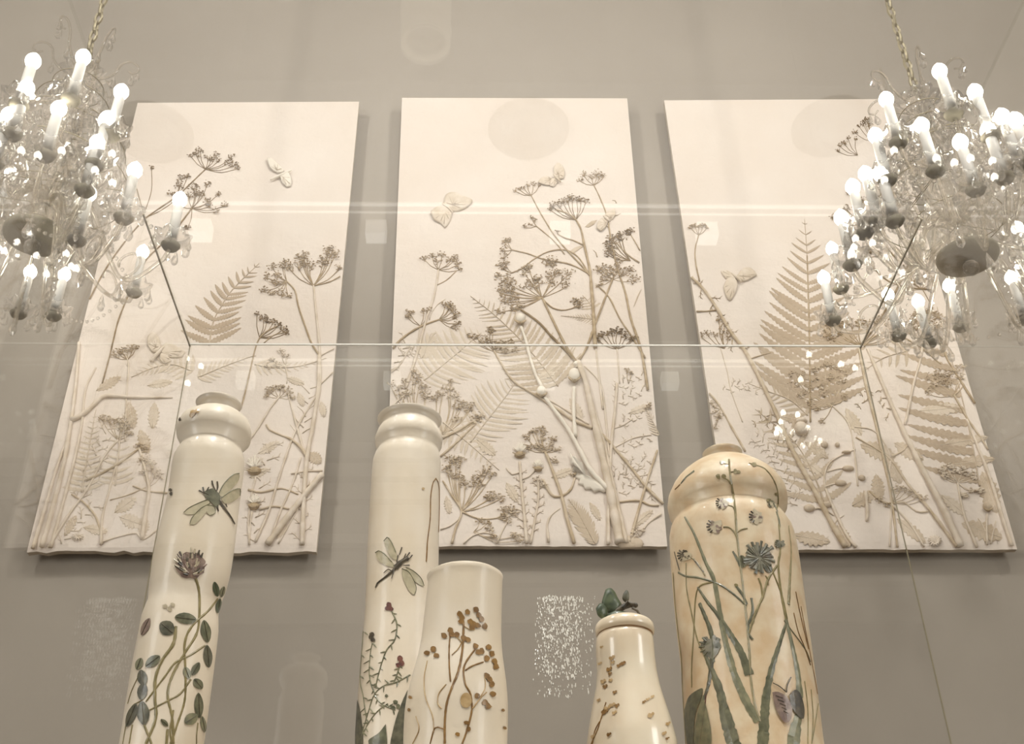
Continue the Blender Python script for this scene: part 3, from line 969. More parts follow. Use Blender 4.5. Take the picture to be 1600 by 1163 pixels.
U(p3, (1440, 452), [(1418, 428, 6), (1425, 440, 7), (1436, 436, 7), (1447, 430, 7), (1414, 450, 6), (1455, 440, 6), (1450, 415, 5)], N_)
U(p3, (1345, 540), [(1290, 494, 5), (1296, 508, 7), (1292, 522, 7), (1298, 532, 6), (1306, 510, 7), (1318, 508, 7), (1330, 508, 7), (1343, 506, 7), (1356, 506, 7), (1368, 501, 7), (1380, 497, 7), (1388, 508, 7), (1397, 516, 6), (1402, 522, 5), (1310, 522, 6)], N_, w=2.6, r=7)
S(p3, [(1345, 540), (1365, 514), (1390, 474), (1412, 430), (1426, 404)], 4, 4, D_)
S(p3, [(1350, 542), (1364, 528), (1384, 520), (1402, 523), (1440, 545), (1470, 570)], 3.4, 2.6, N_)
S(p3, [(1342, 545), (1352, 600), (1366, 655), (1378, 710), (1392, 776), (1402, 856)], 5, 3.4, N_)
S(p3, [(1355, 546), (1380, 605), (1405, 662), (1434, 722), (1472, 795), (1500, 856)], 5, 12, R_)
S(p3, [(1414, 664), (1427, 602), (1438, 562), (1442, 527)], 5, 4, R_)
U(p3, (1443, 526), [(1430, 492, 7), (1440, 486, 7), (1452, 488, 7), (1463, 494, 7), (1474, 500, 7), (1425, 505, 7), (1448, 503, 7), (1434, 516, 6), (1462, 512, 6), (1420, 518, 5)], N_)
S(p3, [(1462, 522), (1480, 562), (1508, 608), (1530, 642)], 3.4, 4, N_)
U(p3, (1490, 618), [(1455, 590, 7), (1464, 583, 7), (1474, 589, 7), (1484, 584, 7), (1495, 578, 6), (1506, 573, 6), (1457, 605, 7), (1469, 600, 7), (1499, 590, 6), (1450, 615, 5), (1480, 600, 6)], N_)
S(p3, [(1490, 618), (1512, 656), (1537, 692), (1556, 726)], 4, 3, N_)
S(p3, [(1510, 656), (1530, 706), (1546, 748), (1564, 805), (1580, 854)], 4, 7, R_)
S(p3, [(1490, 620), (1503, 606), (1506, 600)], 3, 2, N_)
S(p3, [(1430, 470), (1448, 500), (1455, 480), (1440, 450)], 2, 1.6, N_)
U(p3, (1300, 634), [(1240, 600, 7), (1250, 588, 7), (1262, 608, 7), (1272, 580, 7), (1290, 572, 7), (1304, 575, 6), (1318, 581, 6), (1280, 598, 8), (1266, 630, 6), (1286, 614, 7), (1312, 596, 7), (1296, 590, 6), (1320, 622, 6), (1250, 618, 6), (1275, 640, 5), (1238, 585, 5), (1283, 660, 4)], N_, w=2.4)
S(p3, [(1340, 760), (1336, 715), (1326, 664), (1300, 634)], 3, 2.6, R_)
HEAD(p3, 1251, 672, 12, 12, m='relief', h=.02, calyx=False)
HEAD(p3, 1252, 660, 10, 5, m='relief', h=.016, calyx=False)
for x, y, a, b in ((1288, 696, 6, 6), (1308, 696, 4, 4), (1325, 733, 10, 5), (1322, 708, 8, 3), (1313, 756, 10, 5), (1264, 795, 9, 6), (1290, 790, 9, 5), (1346, 748, 6, 5)):
    HEAD(p3, x, y, a, b, h=.009, m='tan', calyx=False, name='rose_hip')
S(p3, [(1290, 765), (1304, 800), (1324, 840), (1338, 856)], 4.5, 6, R_)
S(p3, [(1290, 768), (1288, 745), (1296, 724), (1318, 710), (1336, 703)], 3, 3, R_)
S(p3, [(1292, 738), (1310, 733), (1332, 732)], 2.6, 2, R_)
S(p3, [(1288, 762), (1302, 757), (1320, 754)], 3, 3, R_)
S(p3, [(1262, 797), (1285, 795), (1302, 806)], 3, 3, R_)
S(p3, [(1300, 830), (1308, 812), (1318, 806)], 2.6, 2, R_)
S(p3, [(1337, 684), (1365, 700), (1392, 720), (1420, 760), (1450, 795), (1494, 855)], 3, 6, N_)
S(p3, [(1335, 668), (1362, 672), (1380, 690), (1392, 715)], 3, 2.6, R_)
S(p3, [(1394, 714), (1412, 704), (1420, 692)], 4, 3, N_)
S(p3, [(1392, 718), (1388, 750), (1392, 790), (1390, 855)], 3, 2.4, R_)
S(p3, [(1352, 770), (1355, 800), (1354, 815)], 6, 5, R_)
U(p3, (1392, 786), [(1372, 783, 5), (1398, 768, 6), (1407, 764, 6), (1415, 767, 6), (1424, 771, 6), (1434, 776, 5), (1442, 780, 5), (1384, 790, 5)], N_)
S(p3, [(1358, 768), (1374, 782), (1392, 788), (1412, 786), (1432, 800), (1450, 800)], 4, 3, N_)
S(p3, [(1392, 788), (1418, 815), (1444, 855)], 4, 3, R_)
U(p3, (1496, 755), [(1472, 735, 6), (1480, 729, 6), (1490, 737, 5), (1502, 736, 6), (1513, 741, 6), (1520, 747, 5), (1476, 746, 5), (1520, 768, 5), (1506, 776, 4), (1531, 768, 4)], 'relief', w=3, size=2.4)
S(p3, [(1526, 856), (1506, 805), (1496, 755)], 5, 3, R_)
HEAD(p3, 1542, 793, 7, 8, m='tan', h=.012)
S(p3, [(1542, 852), (1541, 830), (1542, 804)], 4, 3, R_)
S(p3, [(1541, 835), (1532, 816), (1528, 810)], 3, 2, R_)
S(p3, [(1548, 850), (1552, 830), (1556, 815)], 3, 2, R_)
mb = MB()
for k in range(14):
    a = 2 * pi * k / 14
    mb.tube([pp(1460, 850, .001), pp(1460 + cos(a) * 7, 846 + sin(a) * 6, .007), pp(1460 + cos(a) * 11, 846 + sin(a) * 9, .003)], [.0016, .0026, .001], 5)
mb.build('rosette', 'relief', p3)
# brown parsley head at the top right
U(p3, (1340, 243), [(1325, 217, 3), (1319, 224, 4), (1312, 228, 3), (1336, 218, 3), (1309, 236, 3)], D_, w=1, size=1.2)
U(p3, (1368, 222), [(1355, 186, 5), (1349, 193, 4), (1343, 198, 4), (1336, 207, 4), (1358, 196, 4), (1351, 190, 4)], D_, w=1, size=1.2)
FERN(p3, [(1530, 760), (1518, 690), (1500, 610), (1480, 540), (1464, 480)], 13, 116, 5, lambda u: sin(pi * (u * .72 + .25)) ** .6, m='fern', wid=.13, lobes=10, thick=.0022, sides=(-1,))
FERN(p3, [(1290, 790), (1270, 740), (1240, 690), (1180, 640)], 10, 84, 20, lambda u: (1 - u) ** .5 * .8, m='tan', wid=.14, thick=.002)
FERN(p3, [(1170, 600), (1200, 612), (1235, 626), (1262, 650)][::-1], 9, 40, 20, m='tan', wid=.15, thick=.002)
FERN(p3, [(1420, 548), (1380, 560), (1350, 580)], 6, 40, 25, m='tan', wid=.16, thick=.002)
TWIGS(p3, [(1246, 790), (1232, 760), (1215, 720), (1180, 680)], 22, 18, R_, w=1.4)
TWIGS(p3, [(1180, 668), (1195, 650), (1215, 672), (1236, 700)], 14, 16, N_, w=1.4)
TWIGS(p3, [(1130, 610), (1160, 600), (1185, 612)], 10, 12, R_, w=1.2)
TWIGS(p3, [(1345, 640), (1352, 610), (1376, 620), (1390, 650)], 12, 12, N_, w=1.2)
for a in ((1372, 705, 60, 30, 20, 'tan'), (1420, 706, 54, 26, 30, 'tan'), (1396, 735, 50, 26, 60, 'tan'), (1350, 780, 44, 26, -30, 'tan'),
          (1372, 762, 44, 24, 80, 'tan'), (1424, 830, 60, 22, 40, 'tan'), (1268, 842, 60, 26, 10, 'tan'), (1318, 838, 40, 22, 60, 'tan'),
          (1546, 770, 70, 34, 70, 'tan'), (1535, 830, 70, 34, 20, 'tan'), (1276, 704, 46, 18, 35, 'tan'), (1470, 640, 70, 24, -5, 'palefern'),
          (1240, 655, 40, 18, 10, 'tan'), (1270, 730, 44, 18, 40, 'palefern'), (1490, 790, 50, 20, 40, 'palefern'), (1334, 660, 50, 22, 60, 'palefern'),
          (1505, 690, 80, 20, -10, 'tan'), (1520, 722, 70, 22, -8, 'tan')):
    SERR(p3, *a[:5], m=a[5])

# ------------------------------------------------------------------ glass display case
CX0, CX1, CY0, CY1, CZ0, CZ1 = -.399, .540, .50, 1.30, 1.70, 2.531
case = thing('display_case', 'frameless clear glass display case standing around the five painted vases', 'display case', ((CX0 + CX1) / 2, (CY0 + CY1) / 2, CZ0))
T = .004
for a, b in (((CX0, CY0, CZ0), (CX1, CY0 + T, CZ1)), ((CX0, CY1 - T, CZ0), (CX1, CY1, CZ1)),
             ((CX0, CY0 + T, CZ0), (CX0 + T, CY1 - T, CZ1)), ((CX1 - T, CY0 + T, CZ0), (CX1, CY1 - T, CZ1))):
    mb = MB(); mb.box(a, b); mb.build('glass_pane', 'pane', case, smooth=False)
mb = MB(); mb.box((CX0, CY0, CZ1 + .0005), (CX1, CY1, CZ1 + T)); mb.build('top_pane', 'pane', case, smooth=False)
mb = MB(); mb.box((CX0 + .001, CY1 - .0045, CZ1 - .0002), (CX1 - .001, CY1 - .003, CZ1 + .0024)); mb.build('polished_edge', 'glass_edge', case, smooth=False)
for x in (CX0, CX1):
    mb = MB(); mb.box((x - .0010, 1.03, CZ1 - .0008), (x + .0010, CY1, CZ1 + .0010)); mb.build('bonded_seam', 'glass_edge_dark', case, smooth=False)
    mb = MB(); mb.box((x - .0006, CY1 - .0006, CZ0), (x + .0006, CY1 + .0006, CZ1)); mb.build('polished_edge', 'glass_edge_dark', case, smooth=False)
pl = thing('display_plinth', 'pale painted plinth carrying the glass display case', 'plinth', ((CX0 + CX1) / 2, (CY0 + CY1) / 2, 0))
mb = MB(); mb.box((CX0 - .01, CY0 - .01, .12), (CX1 + .01, CY1 + .01, CZ0)); mb.build('cabinet', 'plinth', pl, smooth=False)
mb = MB(); mb.box((CX0 + .03, CY0 + .03, 0), (CX1 - .03, CY1 - .03, .12)); mb.build('kick_board', 'wall_room', pl, smooth=False)

# ------------------------------------------------------------------ vases


class Vase:
    def __init__(s, label, prof, Y, m, cat='vase', name='painted_vase', base_r=None, group='painted porcelain vases in the glass case', zmin=CZ0, n=72, open_top=True):
        s.Y = Y
        rings = []
        for xl, xr, yc in prof:
            c = at((xl + xr) / 2, yc, Y)
            depth = -(ROT.transposed() @ (c - CAM)).z
            rings.append((c, (xr - xl) / 2 * depth / F * .985))
        # smooth profile
        R = smooth_poly([Vector((c.x, c.z, r)) for c, r in rings], .006)
        rr = [(Vector((p[0], Y, p[1])), max(.004, p[2])) for p in R]
        # continue to the shelf
        c, r = rr[-1]
        br = base_r or r * .95
        k = 10
        for i in range(1, k + 1):
            u = i / k
            rr.append((Vector((c.x, Y, c.z + (zmin + .001 - c.z) * u)), r + (br - r) * u * u + .0))
        foot = rr[-1][0]
        s.t = thing(name, label, cat, (foot.x, Y, zmin), group)
        top, tr = rr[0]
        inner = [(top + Vector((0, 0, .0012)), tr - .0012)] if open_top else []
        if open_top:
            inner = [(cc + Vector((0, 0, 0)), max(.003, r_ - .004)) for cc, r_ in rr[1:-2]][::-1] + [(top + Vector((0, 0, .0015)), tr - .002)]
        mb = MB()
        allr = inner + rr
        mb.lathe(allr, n)
        nn = len(allr)
        mb.f.append(tuple((nn - 1) * n + j for j in range(n))[::-1])
        if not open_top:
            mb.f.append(tuple(range(n)))
        s.body = mb.build('body', m, s.t)
        s.rings = rr
        mb2 = MB(); mb2.lathe(rr, n)
        s.bvh = BVHTree.FromPolygons(mb2.v, [tuple(f) for f in mb2.f])

    def hit(s, x, y, off=.0005):
        d = ray(x, y).normalized()
        loc, nor, i, dist = s.bvh.ray_cast(CAM, d)
        if loc is None:
            return None
        if nor.dot(d) > 0:
            nor = -nor
        return loc + nor * off, nor, dist

    def stroke(s, pts, w0, w1=None, m='stemp', name='painted_stem', leafy=0, off=.0005):
        w1 = w0 if w1 is None else w1
        P = smooth_poly(pts, 4)
        k = len(P)
        H = [s.hit(p[0], p[1], off) for p in P]
        mb = MB()
        run = []

        def flush():
            if len(run) < 2:
                return
            vs, fs = [], []
            for i, (h, w) in enumerate(run):
                a = run[min(i + 1, len(run) - 1)][0][0] - run[max(i - 1, 0)][0][0]
                side = a.cross(h[1])
                side = side.normalized() if side.length > 1e-9 else Vector((1, 0, 0))
                hw = w * h[2] / F / 2 * (1 + rnd.uniform(-.15, .15))
                vs += [h[0] - side * hw - h[1] * .0003, h[0] + h[1] * .0002, h[0] + side * hw - h[1] * .0003]
            for i in range(len(run) - 1):
                a = i * 3
                fs += [(a, a + 1, a + 4, a + 3), (a + 1, a + 2, a + 5, a + 4)]
            mb.add(vs, fs)
        for i, h in enumerate(H):
            if h is None:
                flush(); run = []
            else:
                run.append((h, w0 + (w1 - w0) * i / max(1, k - 1)))
        flush()
        if leafy:
            for i in range(leafy):
                j = min(k - 2, int((i + .5) / leafy * (k - 1)))
                T = P[j + 1] - P[j]
                a = atan2(T[1], T[0]) + radians(55) * (1 if i % 2 else -1)
                L = rnd.uniform(6, 11)
                q = [s.hit(P[j][0] + cos(a) * L * f, P[j][1] + sin(a) * L * f, off) for f in (0, .5, 1)]
                if None in q:
                    continue
                run = [(q[0], 1.4), (q[1], 2.6), (q[2], .8)]
                flush()
        if mb.v:
            return mb.build(name, m, s.t, smooth=False)

    def patch(s, poly, m='g1', name='painted_leaf', off=.0006, parent=None, step=4):
        P = smooth_poly(list(poly) + [poly[0]], step)[:-1]
        cx = sum(p[0] for p in P) / len(P)
        cy = sum(p[1] for p in P) / len(P)
        vs, fs = [], []
        n = len(P)
        c = s.hit(cx, cy, off)
        if c is None:
            return
        last = None
        for sc_ in (.35, .7, 1.0):
            for p in P:
                h = s.hit(cx + (p[0] - cx) * sc_, cy + (p[1] - cy) * sc_, off)
                if h is None:
                    f = sc_
                    while h is None and f > 0.05:
                        f -= .06
                        h = s.hit(cx + (p[0] - cx) * f, cy + (p[1] - cy) * f, off)
                vs.append((h or c)[0])
        vs.append(c[0])
        for r_ in range(2):
            for i in range(n):
                fs.append((r_ * n + i, r_ * n + (i + 1) % n, (r_ + 1) * n + (i + 1) % n, (r_ + 1) * n + i))
        fs += [(i, 3 * n, (i + 1) % n) for i in range(n)]
        mb = MB(); mb.add(vs, fs)
        return mb.build(name, m, parent or s.t, smooth=False)

    def ell(s, cx, cy, a, b, ang=0, m='g1', name='painted_leaf', pointed=.0, n=14, vein=True, jag=0.0):
        A = radians(ang)
        pts = []
        for i in range(n):
            th = 2 * pi * i / n
            k = 1 - pointed * abs(sin(th)) ** 2 * 0
            x = a * cos(th) * (1 + jag * rnd.uniform(-1, 1))
            y = b * sin(th) * (1 - pointed * abs(cos(th)) ** 2) * (1 + jag * rnd.uniform(-1, 1))
            pts.append((cx + x * cos(A) - y * sin(A), cy + x * sin(A) + y * cos(A)))
        o = s.patch(pts, m, name)
        if vein and o:
            s2 = s.stroke([(cx - a * .85 * cos(A), cy - a * .85 * sin(A)), (cx + a * .85 * cos(A), cy + a * .85 * sin(A))], 1.2, .8, 'ink', 'painted_vein', off=.0009)
            if s2:
                s2.parent = o
        return o

    def dots(s, L, r, m, name='painted_bud', per=1, spread=0):
        for x, y, *q in L:
            rr = q[0] if q else r
            s.ell(x, y, rr, rr * .85, rnd.uniform(0, 90), m, name, vein=False, n=9, jag=.22)


# vase 1 — clover
v = Vase('tall slim cream vase painted with a dragonfly and a clover flower, leftmost in the case',
         [(306, 378, 632), (312, 374, 637), (315, 368, 645), (300, 379, 651), (283, 390, 661), (275.5, 393, 674), (277, 391, 686), (284, 377, 700), (278, 380, 709), (272, 382, 719), (268, 380, 740), (261, 374, 785), (243, 365, 860), (236, 357, 905), (233, 349, 928), (232, 344, 942), (228, 341, 952), (222, 341, 968), (219, 341, 984), (205, 332, 1058), (188, 318, 1163)],
         .95, 'glaze')
v1 = v
for pts, w in (([(305, 902), (311, 925), (311, 968), (306, 993), (288, 1022), (269, 1057), (262, 1087), (269, 1122), (271, 1163)], 4),
               ([(340, 936), (325, 955), (306, 972), (293, 990), (288, 1011), (289, 1033), (290, 1065), (288, 1097), (277, 1132), (266, 1163)], 3.6),
               ([(275, 979), (271, 1006), (253, 1033), (243, 1060), (242, 1092), (243, 1124), (228, 1163)], 5),
               ([(320, 1009), (296, 1025), (274, 1036), (258, 1057), (228, 1097)], 3),
               ([(298, 1062), (282, 1084), (263, 1095), (234, 1110)], 3),
               ([(225, 1132), (232, 1150), (237, 1163)], 3.4), ([(309, 1130), (307, 1150), (307, 1163)], 3),
               ([(262, 1140), (260, 1163)], 4), ([(207, 1133), (204, 1150), (202, 1163)], 3), ([(271, 1110), (266, 1140), (268, 1163)], 3),
               ([(222, 1095), (206, 1105), (198, 1130), (192, 1163)], 2.4), ([(219, 1052), (206, 1080), (200, 1100)], 2)):
    v.stroke(pts, w, w * .9, 'stemp')
for e in ((261, 982, 13, 12, 40, 'slate'), (290, 967, 17, 9, 8, 'g1'), (321, 987, 18, 8, 80, 'g1'), (324, 1026, 18, 7, 85, 'slate'), (337, 921, 12, 5, 78, 'dgreen'),
          (347, 925, 9, 4, -75, 'g2'), (341, 947, 12, 4.5, -80, 'dgreen'), (228, 980, 15, 6, -65, 'mauve'), (239, 1034, 14, 8, -38, 'g1'), (218, 1038, 10, 6, -70, 'g2'),
          (223, 1060, 13, 8, 80, 'slate'), (223, 1081, 14, 8, -80, 'slate'), (224, 1115, 19, 10, 85, 'slate'), (206, 1118, 20, 7, -68, 'slate'), (305, 1046, 12, 6, -60, 'g1'),
          (292, 1052, 10, 6, 70, 'g2'), (309, 1069, 10, 7, 50, 'g1'), (310, 1103, 20, 7, 88, 'g1'), (298, 1124, 12, 9, -35, 'g2'), (317, 1132, 13, 4.5, 80, 'g2'), (257, 1130, 8, 4, 45, 'g1')):
    v.ell(*e[:5], m=e[5], pointed=.3)
# clover flower
v.ell(298, 884, 23, 21, 0, 'mauve', 'painted_flower', vein=False, jag=.1, n=20)
for k in range(54):
    a = rnd.uniform(0, 2 * pi); d = sqrt(rnd.random()) * 20
    x, y = 298 + cos(a) * d, 884 + sin(a) * d
    q = atan2(y - 900, x - 300)
    v.stroke([(x, y), (x + cos(q) * 8, y + sin(q) * 8)], 4, 2, ('palefl', 'ink', 'mauve')[k % 3], 'painted_petal', off=.0009)
# dragonfly
for w_ in ([(341, 773), (350, 756), (364, 742), (373, 740), (372, 751), (360, 766), (347, 777)], [(345, 779), (360, 768), (374, 764), (374, 775), (362, 785), (350, 787)],
           [(328, 780), (312, 786), (296, 794), (287, 802), (293, 805), (310, 802), (325, 790)], [(328, 787), (314, 795), (300, 810), (297, 820), (303, 821), (313, 812), (326, 796)],
           [(324, 790), (334, 792), (336, 802), (328, 806), (322, 800)]):
    v.patch(w_, 'wing', 'painted_wing')
    v.stroke(w_[:4], 1.6, 1.2, 'g2', 'painted_wing_vein', off=.0009)
v.patch([(317, 770), (323, 767), (331, 764), (339, 769), (344, 779), (339, 794), (331, 787), (322, 779)], 'g1', 'painted_body', off=.0009)
v.stroke([(342, 783), (352, 797), (360, 808), (366, 819)], 5, 3.5, 'ink', 'painted_tail', off=.0009)
for q in ([(331, 752), (333, 760), (337, 768)], [(339, 753), (340, 762), (337, 770)], [(317, 762), (319, 770), (325, 774)], [(323, 768), (326, 762)], [(339, 790), (341, 800)], [(311, 767), (320, 772)], [(352, 788), (354, 793)]):
    v.stroke(q, 2.6, 1.8, 'ink', 'painted_leg', off=.001)
v.dots([(302, 645, 5), (299, 650, 3.4), (308, 643, 4)], 4, 'lbrown', 'painted_sprig')
v.dots([(267, 766, 3), (268, 772, 3), (281, 655, 3)], 3, 'ink', 'painted_sprig')
v.dots([(258, 948, 4), (265, 952, 4), (270, 946, 4)], 4, 'palefl', 'painted_sprig')

# vase 2 — dragonfly and heath, hairline arch
v = Vase('tall cream vase with a flared lip, painted dragonfly and thin looped stalk',
         [(589, 691, 657), (594, 687, 662), (596, 684, 668), (590, 688, 676), (585, 692.5, 688), (586, 691, 696), (591, 686, 704), (586, 688, 712), (582.5, 689.5, 721), (580, 689, 745), (574, 686.5, 850), (569.5, 686, 958), (561, 688, 1055), (554, 688, 1163)],
         1.02, 'glaze')
v.stroke([(666, 878), (667, 862), (668, 845), (672, 811), (673, 775), (677, 753), (681, 748), (684, 753), (686, 768), (686, 800), (685, 832)], 2.8, 2.4, 'brown')
for w_ in ([(587, 864), (592, 861), (601, 866), (613, 879), (618, 887), (606, 885), (592, 877)], [(600, 846), (605, 840), (611, 846), (619, 864), (621, 876), (610, 870)],
           [(628, 889), (640, 896), (650, 918), (647, 930), (639, 924), (630, 905)], [(634, 887), (646, 893), (658, 905), (662, 916), (654, 914), (641, 902)]):
    v.patch(w_, 'wing', 'painted_wing')
    v.stroke(w_[:4], 1.5, 1.2, 'g2', 'painted_wing_vein', off=.0009)
v.stroke([(587, 919), (590, 912), (604, 901), (621, 886)], 3, 5, 'ink', 'painted_tail', off=.0009)
v.stroke([(618, 888), (628, 878), (638, 872)], 10, 6, 'ink', 'painted_body', off=.001)
for q in ([(628, 856), (624, 868)], [(634, 866), (630, 876)], [(644, 868), (636, 878)], [(640, 884), (630, 884)], [(613, 893), (607, 890), (600, 896)], [(616, 890), (612, 905)], [(622, 868), (620, 880)], [(640, 864), (634, 872)]):
    v.stroke(q, 2, 1.4, 'ink', 'painted_leg', off=.001)
for pts in ([(612, 955), (620, 975), (617, 1000), (605, 1015), (597, 1035), (590, 1060), (587, 1076)], [(582, 1005), (579, 1020), (577, 1050), (580, 1070), (586, 1084)],
            [(625, 1040), (619, 1058), (615, 1068)], [(641, 1055), (618, 1067), (600, 1072), (585, 1086), (575, 1115), (568, 1140), (565, 1163)],
            [(571, 915), (569, 960), (567, 1000), (563, 1060), (568, 1090), (572, 1120)], [(606, 1100), (590, 1112), (576, 1130), (566, 1150)], [(585, 1086), (596, 1100), (618, 1110)]):
    v.stroke(pts, 2.2, 2.4, 'g2', leafy=max(4, len(pts) * 2))
v.dots([(608, 946, 4.5), (611, 952, 4.5), (605, 951, 4), (625, 1030, 5), (627, 1037, 5), (622, 1040, 4)], 4, 'maroon', 'painted_flower')
v.dots([(582, 992, 4), (583, 1000, 4), (580, 996, 4)], 4, 'ink', 'painted_flower')
v.patch([(558, 1090), (563, 1110), (567, 1140), (567, 1170), (556, 1170)], 'slate', 'painted_blade')
v.patch([(637, 1078), (634, 1100), (631, 1130), (628, 1170), (610, 1170), (617, 1130), (628, 1098)], 'slate', 'painted_blade')
v.patch([(603, 1132), (604, 1170), (584, 1170), (576, 1158), (592, 1146)], 'g1', 'painted_blade')
v.dots([(618, 1098, 4), (622, 1105, 4), (614, 1106, 4), (604, 1088, 3)], 4, 'g1', 'painted_sprig')
v.dots([(661, 764, 2.4)], 2, 'lbrown', 'painted_sprig')

# cup-like vase in front of it
v = Vase('short cream vase painted with brown umbel flowers, in front of the looped-stalk vase',
         [(666, 787, 903), (668, 786, 909), (667, 785.5, 920), (664, 785, 945), (661, 784.5, 971), (657.5, 784.5, 1000), (651, 787, 1030), (643, 791, 1058), (636, 794, 1085), (631, 795, 1115), (629, 794, 1163)],
         .80, 'glaze')
for pts, w in (([(724, 972), (724, 990), (722, 1020), (716, 1050), (706, 1075), (698, 1100), (695, 1130), (695, 1163)], 3.6),
               ([(704, 985), (702, 1010), (702, 1040), (704, 1066)], 2.4), ([(742, 1015), (728, 1035), (724, 1050), (727, 1070), (735, 1085), (737, 1110), (730, 1140), (722, 1163)], 3),
               ([(755, 1035), (738, 1041), (727, 1048)], 2.6), ([(668, 1033), (663, 1060), (665, 1090), (676, 1120), (678, 1145)], 1.8),
               ([(697, 1070), (686, 1084), (684, 1100), (690, 1108)], 2), ([(760, 1082), (750, 1092), (738, 1108)], 2.2), ([(722, 1003), (716, 1014), (706, 1024)], 1.8),
               ([(695, 1140), (680, 1138), (672, 1163)], 2.4), ([(724, 978), (735, 985), (742, 984)], 1.6), ([(650, 1120), (655, 1140), (645, 1163)], 2), ([(722, 1005), (716, 998), (712, 995)], 1.8),
               ([(757, 1058), (758, 1075), (750, 1090)], 1.8), ([(768, 1105), (758, 1096)], 1.6)):
    v.stroke(pts, w, w, 'lbrown' if w < 2.3 else 'brown')
v.dots([(718, 960), (722, 966), (730, 957), (743, 953), (748, 962), (721, 972), (740, 975), (735, 972), (752, 968), (757, 979), (746, 978), (737, 980), (704, 985), (694, 994), (706, 992), (714, 993), (724, 998), (731, 1000), (743, 1010), (752, 1018), (747, 1020), (668, 1021), (678, 1015), (682, 1025), (763, 1012), (768, 1022), (760, 1030), (772, 1034), (774, 1042), (760, 1057), (768, 1070), (770, 1085), (757, 1098), (745, 1088), (762, 1104), (764, 1062)], 5, 'brown', 'painted_floret')
v.ell(728, 1095, 9, 12, 0, 'lbrown', vein=False)
v.dots([(729, 1130, 4), (732, 1140, 4), (715, 1148, 4), (785, 1110, 3), (788, 1138, 3), (642, 1090, 3), (640, 1110, 3)], 4, 'brown', 'painted_sprig')

# lidded jar
v = Vase('squat cream lidded jar with a green butterfly knob, painted with tiny brown sprigs',
         [(934, 1019, 991), (930.5, 1021.5, 1001), (930, 1022.5, 1012), (931, 1024, 1030), (932, 1027, 1052), (930, 1032, 1075), (925, 1040, 1100), (920, 1050, 1130), (915, 1059, 1163)],
         .88, 'glaze_shiny', cat='jar', name='lidded_jar', open_top=False, base_r=.05)
c, r = v.rings[0]
mb = MB()
z0 = c.z - .0005
prof = [(r * .97, -.001), (r * 1.085, .0), (r * 1.11, .003), (r * 1.09, .007), (r * 1.0, .0095), (r * .8, .012), (r * .45, .0145), (.003, .0155)]
mb.lathe([(Vector((c.x, c.y, z0 + h)), q) for q, h in prof], 64)
lid = mb.build('lid', 'glaze_shiny', v.t, label='cream lid with a dark seam line')
mb = MB(); mb.lathe([(Vector((c.x, c.y, z0 - .0022)), r * 1.02), (Vector((c.x, c.y, z0 - .0006)), r * 1.04)], 64)
mb.build('painted_seam', 'seam', lid)
YK = v.Y


def solid(poly, Y, th, dy=(0, 0)):
    P = smooth_poly(list(poly) + [poly[0]], 3)[:-1]
    cx = sum(p[0] for p in P) / len(P); cy = sum(p[1] for p in P) / len(P)
    n = len(P); mb = MB(); vs = []
    for sc_, t in ((.6, -th), (1, -th * .2), (1, th * .2), (.6, th)):
        for p in P:
            x, y = cx + (p[0] - cx) * sc_, cy + (p[1] - cy) * sc_
            vs.append(at(x, y, Y + ((x - 960) * dy[0] + (y - 950) * dy[1]) * .0006) + Vector((0, t, 0)))
    fs = []
    for r_ in range(3):
        fs += [(r_ * n + i, r_ * n + (i + 1) % n, (r_ + 1) * n + (i + 1) % n, (r_ + 1) * n + i) for i in range(n)]
    fs += [tuple(range(n))[::-1], tuple(3 * n + i for i in range(n))]
    mb.add(vs, fs)
    return mb


k0 = solid([(946, 922), (953, 919), (960, 924), (966, 936), (972, 946), (968, 956), (958, 960), (946, 955), (940, 944)], YK, .0016, (.2, 0)).build('knob_wing', 'dgreen', lid)
solid([(931, 951), (938, 943), (948, 949), (949, 960), (942, 967), (934, 962)], YK, .0016, (.3, 0)).build('knob_wing', 'dgreen', lid)
solid([(974, 928), (979, 922), (983, 928), (982, 940), (976, 941), (972, 935)], YK + .006, .0012).build('knob_wing', 'slate', lid)
solid([(940, 974), (946, 962), (960, 955), (975, 956), (988, 962), (978, 970), (962, 974)], YK, .004).build('knob_leaf', 'dgreen', lid)
mb = MB()
mb.tube([at(x, y, YK) for x, y in ((955, 962), (965, 955), (975, 948), (985, 945), (992, 948))], [.0015, .0022, .0026, .0026, .0016], 8)
mb.tube([at(x, y, YK - .003) for x, y in ((988, 950), (996, 955), (1001, 964), (998, 968))], [.0012, .001, .001, .0012], 6)
mb.tube([at(x, y, YK - .003) for x, y in ((975, 950), (980, 940), (986, 944), (992, 944))], [.001, .001, .001, .001], 6)
mb.tube([at(x, y, YK) for x, y in ((956, 974), (958, 966), (970, 962), (984, 966), (996, 970))], .0018, 6)
mb.ball(at(993, 946, YK), .0022, 8, 6)
mb.build('knob_body', 'ink', lid)
for x, y, a in ((955, 1029, 3.6), (957, 1036, 2.6), (972, 1038, 3.4), (966, 1041, 2.6), (951, 1047, 3.6), (953, 1054, 2.4), (942, 1066, 3.4), (945, 1074, 3), (954, 1064, 2.4), (960, 1083, 2.6), (956, 1103, 3.4), (963, 1104, 3), (959, 1115, 3), (948, 1108, 4), (944, 1114, 4), (935, 1095, 2.4),
                (1015, 1119, 4), (1011, 1094, 2.4), (1018, 1090, 2.4), (1036, 1147, 3), (1041, 1155, 2.4), (951, 1149, 3), (926, 1152, 3), (937, 1038, 2.6), (940, 1012, 2), (1042, 1132, 3), (1005, 1098, 2.4)):
    v.dots([(x, y, a), (x + a * 1.1, y - a * .7, a * .7)], a, 'lbrown' if (x + y) % 3 else 'brown', 'painted_sprig')
